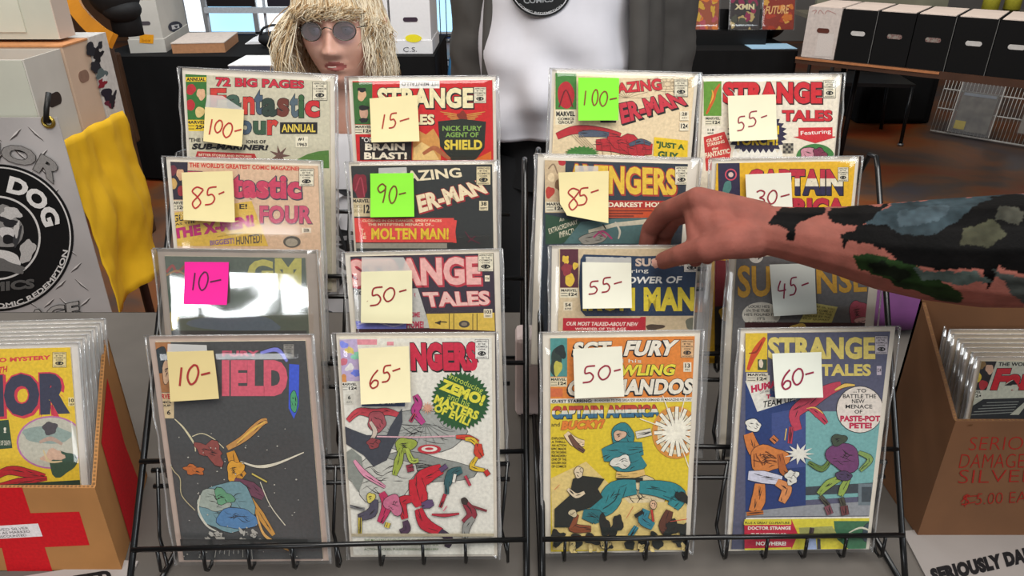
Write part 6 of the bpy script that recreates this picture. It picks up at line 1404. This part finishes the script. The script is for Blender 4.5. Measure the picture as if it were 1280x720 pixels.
hr = MB().use(mat('#4a3a2c', .7, 0, .3, 120, .3)); hr.ball(TH2 @ Vector((0, .014, .022)), .118, 32, 20, (.69, .87, .95)); loc2(hr.build('hair', P2))
def tee_ring(z):
    T2 = [(1.02, .178, .165), (1.08, .186, .185), (1.16, .186, .19), (1.28, .182, .165), (1.38, .185, .145), (1.45, .16, .125), (1.50, .10, .095), (1.53, .072, .08)]
    for (za, xa, ya), (zb, xb, yb) in zip(T2, T2[1:]):
        if z <= zb: f = max(0, (z - za) / (zb - za)); return xa + (xb - xa) * f, ya + (yb - ya) * f
    return T2[-1][1:]
X0t = X0 - .035
tw = mat('#d3d1d8', .85, 0, .03, 25)
mbt = MB().use(tw); V = []; nz_, na = 60, 96
for k in range(nz_ + 1):
    row = []
    for i in range(na):
        a = 2 * pi * i / na; z = 1.045 + .485 * k / nz_; rx, ry = tee_ring(z); x_ = rx * sin(a); front_ = max(0, cos(a))
        if k < 8: z -= .0
        low = max(0, 1 - k / 26)
        nn = .010 * noise.noise(Vector((sin(a) * 3, z * 4, cos(a) * 2))) + low * .010 * sin(a * 9 + z * 14) + .016 * sin((x_ * 26 + z * 30)) * max(0, 1 - abs(z - 1.2) / .13) * front_ + .012 * sin(x_ * 18 - z * 44 + 2) * max(0, 1 - abs(z - 1.12) / .12) * front_
        row.append(mbt.bm.verts.new((X0t + (rx + nn) * sin(a), Y0 - (ry + nn) * cos(a), z + .025 * sin(a) * max(0, 1 - k / 20) - .0)))
    V.append(row)
for k in range(nz_):
    for i in range(na): mbt.face([V[k][i], V[k][(i + 1) % na], V[k + 1][(i + 1) % na], V[k + 1][i]]).smooth = True
loc2(solid(mbt.build('t_shirt', P2, recalc=False), .004))
# black oval print on the chest
Mo = frame(Vector((X0t, Y0 - .19, 1.30)), (1, 0, 0), (0, 0, 1)); L_ = Sheet(Mo, (540, 0), 3.556, y0=0)
def tee_y(x, z):
    rx, ry = tee_ring(z + 1.30); return .19 - .0105 - ry * sqrt(max(.02, 1 - (x / rx) ** 2))
L_.yf = tee_y; L_.step = .0003
def grid_ellipse(col, cx, cy, rx, ry):
    y = L_.up(); L_.mb.use(ink(col)); n, m = 36, 7; rings = []
    for j in range(m + 1):
        row = []
        for i in range(n):
            u, v = L_.loc(cx + rx * j / m * cos(2 * pi * i / n), cy + ry * j / m * sin(2 * pi * i / n)); row.append(L_.mb.bm.verts.new((u, y + tee_y(u, v), v)))
        rings.append(row)
    for j in range(m):
        for i in range(n): L_.mb.face([rings[j][i], rings[j][(i + 1) % n], rings[j + 1][(i + 1) % n], rings[j + 1][i]])
for c, rr in (('#18191b', 1.0), ('#c9c8cc', .93), ('#18191b', .90)): grid_ellipse(c, 484, -42, 140 * rr, 124 * rr)
L_.T('COMICS', '#8d8f92', [(405, 2), (545, -8), (540, 14), (412, 26)], .03)
for i in range(16):
    a = radians(200 + 140 * i / 15 + 0); 
L_.T('COMIC REDEMPTION', '#b8b8ba', arc_map(484, -42, 120, 130, -140, -40, .86), .02)
o = L_.mb.build('shirt_print', P2, recalc=False); o.parent = P2; o.matrix_basis = Matrix.Translation(-P2.location) @ Mo
jk = mat('#45423f', .85, 0, .14, 16, .05)
RJ = [(.94, X0, Y0 + .02, .212, .20), (1.05, X0, Y0 + .02, .21, .21), (1.2, X0, Y0 + .02, .208, .21), (1.34, X0, Y0 + .02, .205, .185), (1.44, X0, Y0 + .02, .19, .15), (1.50, X0, Y0 + .03, .13, .12), (1.54, X0, Y0 + .04, .085, .10)]
loc2(solid(loft(RJ, jk, 36, 300, 90, .011, 5, 4).build('jacket', P2, recalc=False), .006))
for s in (-1, 1): loc2(solid(sleeve([((X0 + s * .14, Y0 + .02, 1.46), .078), ((X0 + s * .19, Y0 + .02, 1.42), .08), ((X0 + s * .212, Y0 + .02, 1.30), .072), ((X0 + s * .222, Y0 + .02, 1.16), .066), ((X0 + s * .228, Y0 - .0, 1.03), .06), ((X0 + s * .23, Y0 - .03, .92), .052)], jk, .011, s * 2 + 3).build('jacket_sleeve', P2, recalc=False), .004))
for s, ww in ((-1, .016), (1, .022)):        # open front edges folded back
    e = MB().use(jk); a_ = radians(-60 if s < 0 else 36); 
    e.tube(smooth_path([(X0 + .224 * sin(a_), Y0 + .02 - .205 * cos(a_), .95), (X0 + .226 * sin(a_), Y0 + .018 - .21 * cos(a_), 1.15), (X0 + .216 * sin(a_), Y0 + .02 - .19 * cos(a_), 1.33), (X0 + .19 * sin(a_), Y0 + .02 - .155 * cos(a_), 1.45)], 6), ww, 10); loc2(e.build('jacket_lapel', P2))
pt_ = mat('#0f1013', .85, 0, .2, 20)
loc2(loft([(.90, X0, Y0 + .02, .19, .155), (1.0, X0, Y0 + .02, .18, .165), (1.10, X0, Y0 + .02, .172, .165)], pt_, amp=.006).build('trousers', P2, recalc=False))
for s in (-1, 1): loc2(sleeve([((X0 + s * .085, Y0 + .02, .97), .12), ((X0 + s * .1, Y0 + .02, .8), .112), ((X0 + s * .105, Y0 + .02, .45), .09), ((X0 + s * .105, Y0 + .03, .06), .085)], pt_, .006, s).build('trouser_leg', P2, recalc=False))

# ------------------------------------------------------------------ the tattooed arm reaching in from the right
P3 = thing('person', 'tattooed forearm and hand reaching in from the right to pinch a comic', 'person', at(1300, 320, .72))
AC = lambda x, y, d: at(x, y, d)
am = MB()
def chain(pts):
    for (p, r), (q, s) in zip(pts, pts[1:]): am.capsule(p, r, q, s)
fore = [(945, 287, .800, .0255), (975, 290, .795, .0275), (1015, 296, .788, .0315), (1060, 302, .780, .0375), (1110, 309, .770, .0455), (1170, 313, .758, .0525), (1230, 315, .746, .0565), (1300, 313, .732, .0575), (1400, 308, .712, .056), (1520, 300, .69, .053)]
for (x, y, d, r), (x2, y2, d2, r2) in zip(fore, fore[1:]): am.capsule(AC(x, y, d), r, AC(x2, y2, d2), r2)
el = AC(1520, 300, .69); shd = el + Vector((.26, -.10, .16)); am.capsule(el, .053, shd, .066)
Hh = {'w': (945, 287, .800), 'im': (872, 250, .805), 'mm': (884, 256, .826), 'rm': (897, 266, .842), 'pm': (908, 280, .852), 'tc': (910, 302, .785), 'tm': (880, 311, .790)}
am.capsule(AC(945, 280, .802), .026, AC(*Hh['im']), .0148); am.capsule(AC(945, 285, .808), .026, AC(*Hh['mm']), .0148)
am.capsule(AC(945, 290, .812), .025, AC(*Hh['rm']), .0145); am.capsule(AC(945, 296, .812), .024, AC(*Hh['pm']), .0135)
am.capsule(AC(935, 296, .797), .024, AC(*Hh['tc']), .019); am.capsule(AC(*Hh['tc']), .019, AC(*Hh['tm']), .0145)
am.capsule(AC(900, 284, .797), .020, AC(915, 296, .80), .021); am.capsule(AC(876, 268, .803), .0135, AC(893, 300, .795), .017); am.capsule(AC(866, 262, .812), .0105, AC(872, 300, .80), .0115)
am.capsule(AC(*Hh['tm']), .0142, AC(852, 318, .812), .0118); am.capsule(AC(852, 318, .812), .0118, AC(829, 326, .846), .0102)
am.capsule(AC(*Hh['im']), .0142, AC(831, 265, .850), .0122); am.capsule(AC(831, 265, .850), .0122, AC(813, 287, .884), .0112); am.capsule(AC(813, 287, .884), .0112, AC(808, 306, .892), .0100)
am.capsule(AC(*Hh['mm']), .0138, AC(842, 272, .868), .0112); am.capsule(AC(842, 272, .868), .0112, AC(830, 294, .896), .0104); am.capsule(AC(830, 294, .896), .0104, AC(828, 310, .900), .0092)
am.capsule(AC(*Hh['rm']), .0130, AC(872, 296, .842), .0105); am.capsule(AC(872, 296, .842), .0105, AC(868, 318, .842), .0095); am.capsule(AC(868, 318, .842), .0095, AC(869, 325, .836), .0085)
am.capsule(AC(*Hh['pm']), .0125, AC(897, 304, .848), .0098); am.capsule(AC(897, 304, .848), .0098, AC(884, 322, .842), .0085)
ob = remesh(am, 'body', .0019, mat('#b5765e', .5), None, 9, .5)
# skin with ink under it: colour per vertex
def tattoo_skin():
    m = bpy.data.materials.new('tattooed_skin'); m.use_nodes = True; nt = m.node_tree; N = nt.nodes; L = nt.links; b = N['Principled BSDF']
    at_ = N.new('ShaderNodeVertexColor'); at_.layer_name = 'ink'
    tc = N.new('ShaderNodeTexCoord'); nz = N.new('ShaderNodeTexNoise'); nz.inputs['Scale'].default_value = 45; nz.inputs['Detail'].default_value = 5; L.new(tc.outputs['Object'], nz.inputs['Vector'])
    rp = N.new('ShaderNodeValToRGB'); rp.color_ramp.elements[0].position = .3; rp.color_ramp.elements[0].color = (.8, .8, .8, 1); rp.color_ramp.elements[1].position = .7; rp.color_ramp.elements[1].color = (1.15, 1.1, 1.1, 1); L.new(nz.outputs['Fac'], rp.inputs[0])
    mx = N.new('ShaderNodeMix'); mx.data_type = 'RGBA'; mx.blend_type = 'MULTIPLY'; mx.inputs[0].default_value = 1; L.new(at_.outputs['Color'], mx.inputs[6]); L.new(rp.outputs[0], mx.inputs[7]); L.new(mx.outputs[2], b.inputs['Base Color'])
    b.inputs['Roughness'].default_value = .58; b.inputs['Specular IOR Level'].default_value = .07; b.inputs['Subsurface Weight'].default_value = .05; b.inputs['Subsurface Radius'].default_value = (.008, .003, .002)
    n2 = N.new('ShaderNodeTexNoise'); n2.inputs['Scale'].default_value = 260; L.new(tc.outputs['Object'], n2.inputs['Vector']); bp = N.new('ShaderNodeBump'); bp.inputs['Strength'].default_value = .15; bp.inputs['Distance'].default_value = .002; L.new(n2.outputs['Fac'], bp.inputs['Height']); L.new(bp.outputs[0], b.inputs['Normal'])
    return m
def inside(x, y, P):
    c = False; j = len(P) - 1
    for i in range(len(P)):
        if (P[i][1] > y) != (P[j][1] > y) and x < (P[j][0] - P[i][0]) * (y - P[i][1]) / (P[j][1] - P[i][1]) + P[i][0]: c = not c
        j = i
    return c
TAT = [('#2c383d', [(770, 250), (860, 190), (1060, 165), (1160, 160), (1300, 160), (1300, 330), (1040, 320), (900, 300), (800, 290)]),
       ('#3d4a50', [(880, 215), (1040, 190), (1010, 250), (880, 270)]),
       ('#080707', [(465, 255), (500, 205), (560, 195), (645, 200), (645, 225), (580, 245), (548, 262), (530, 305), (518, 300), (520, 268), (482, 262)]),
       ('#090808', [(650, 215), (760, 193), (850, 188), (810, 225), (760, 265), (700, 262), (665, 240)]),
       ('#060505', [(695, 290), (760, 262), (830, 262), (880, 292), (1000, 290), (1060, 245), (1120, 200), (1180, 172), (1300, 160), (1300, 420), (1200, 390), (1165, 460), (1150, 400), (1000, 400), (900, 395), (850, 350), (790, 318), (720, 312), (705, 335)]),
       ('#3a3a2c', [(1090, 275), (1180, 240), (1230, 290), (1160, 330), (1080, 320)]), ('#3c3c34', [(1200, 200), (1280, 215), (1260, 260), (1190, 245)]),
       ('#1a2c14', [(735, 352), (790, 345), (870, 372), (940, 400), (1030, 450), (1085, 490), (1075, 512), (1010, 500), (950, 470), (880, 452), (800, 420), (740, 395)]),
       ('#0f160d', [(780, 385), (830, 375), (920, 420), (880, 440), (800, 415)]), ('#3f4a46', [(930, 405), (1120, 405), (1180, 440), (1060, 450), (960, 430)]), ('#3a3f3c', [(1180, 400), (1300, 430), (1300, 520), (1240, 480)])]
ob.data.materials.clear(); ob.data.materials.append(tattoo_skin())
ca = ob.data.color_attributes.new('ink', 'FLOAT_COLOR', 'POINT'); base = lin('#8a564b'); red_ = lin('#7f443c')
cols = [(lin(c), P) for c, P in TAT]
for v in ob.data.vertices:
    px, py = project(v.co); cx_, cy_ = (px - 780) * 2.56, (py - 180) * 2.56
    n1 = noise.noise(v.co * 60); n2 = noise.noise(v.co * 60 + Vector((7, 3, 1))); n3 = noise.noise(v.co * 170); n4 = noise.noise(v.co * 150 + Vector((3, 9, 2))); n5 = noise.noise(Vector((v.co.x * 38, v.co.y * 60, v.co.z * 90)))
    jx, jy = cx_ + 13 * n1 + 7 * n3, cy_ + 12 * n2 + 6 * n4
    k = .5 + .5 * noise.noise(v.co * 28); c = tuple(a * (1 - .45 * k) + b * .45 * k for a, b in zip(base, red_))
    for cc, P in cols:
        if inside(jx, jy, P): c = tuple(x * (.95 + .35 * max(-.5, n3) + .75 * n5) for x in cc)
    ca.data[v.index].color = (*c, 1)
ob.parent = P3; ob.location = -P3.location
nl = MB().use(mat('#c99486', .35, 0, .05))        # thumb nail
tp = AC(829, 326, .846); dv = (AC(829, 326, .846) - AC(852, 318, .812)).normalized(); nrm = (CAM - tp).normalized(); sd = dv.cross(nrm).normalized(); nrm = sd.cross(dv)
vs = []; 
for j in range(5):
    for i in range(5):
        u = (i - 2) / 2 * .0052; w_ = (j - 1) * .003; vs.append(tp + dv * w_ + sd * u + nrm * (.0098 - u * u * 70))
nl.mesh(vs, [(j * 5 + i, j * 5 + i + 1, j * 5 + i + 6, j * 5 + i + 5) for j in range(4) for i in range(4)]); o = nl.build('thumbnail', P3); o.location = -P3.location
s_ = MB(); o = solid(sleeve([(tuple(el.lerp(shd, .45)), .078), (tuple(el.lerp(shd, .7)), .082), (tuple(shd), .088), (tuple(shd + (shd - el) * .12), .06)], mat('#26272b', .85, 0, .1, 20), .004, 3).build('shirt_sleeve', P3, recalc=False), .003); o.location = -P3.location
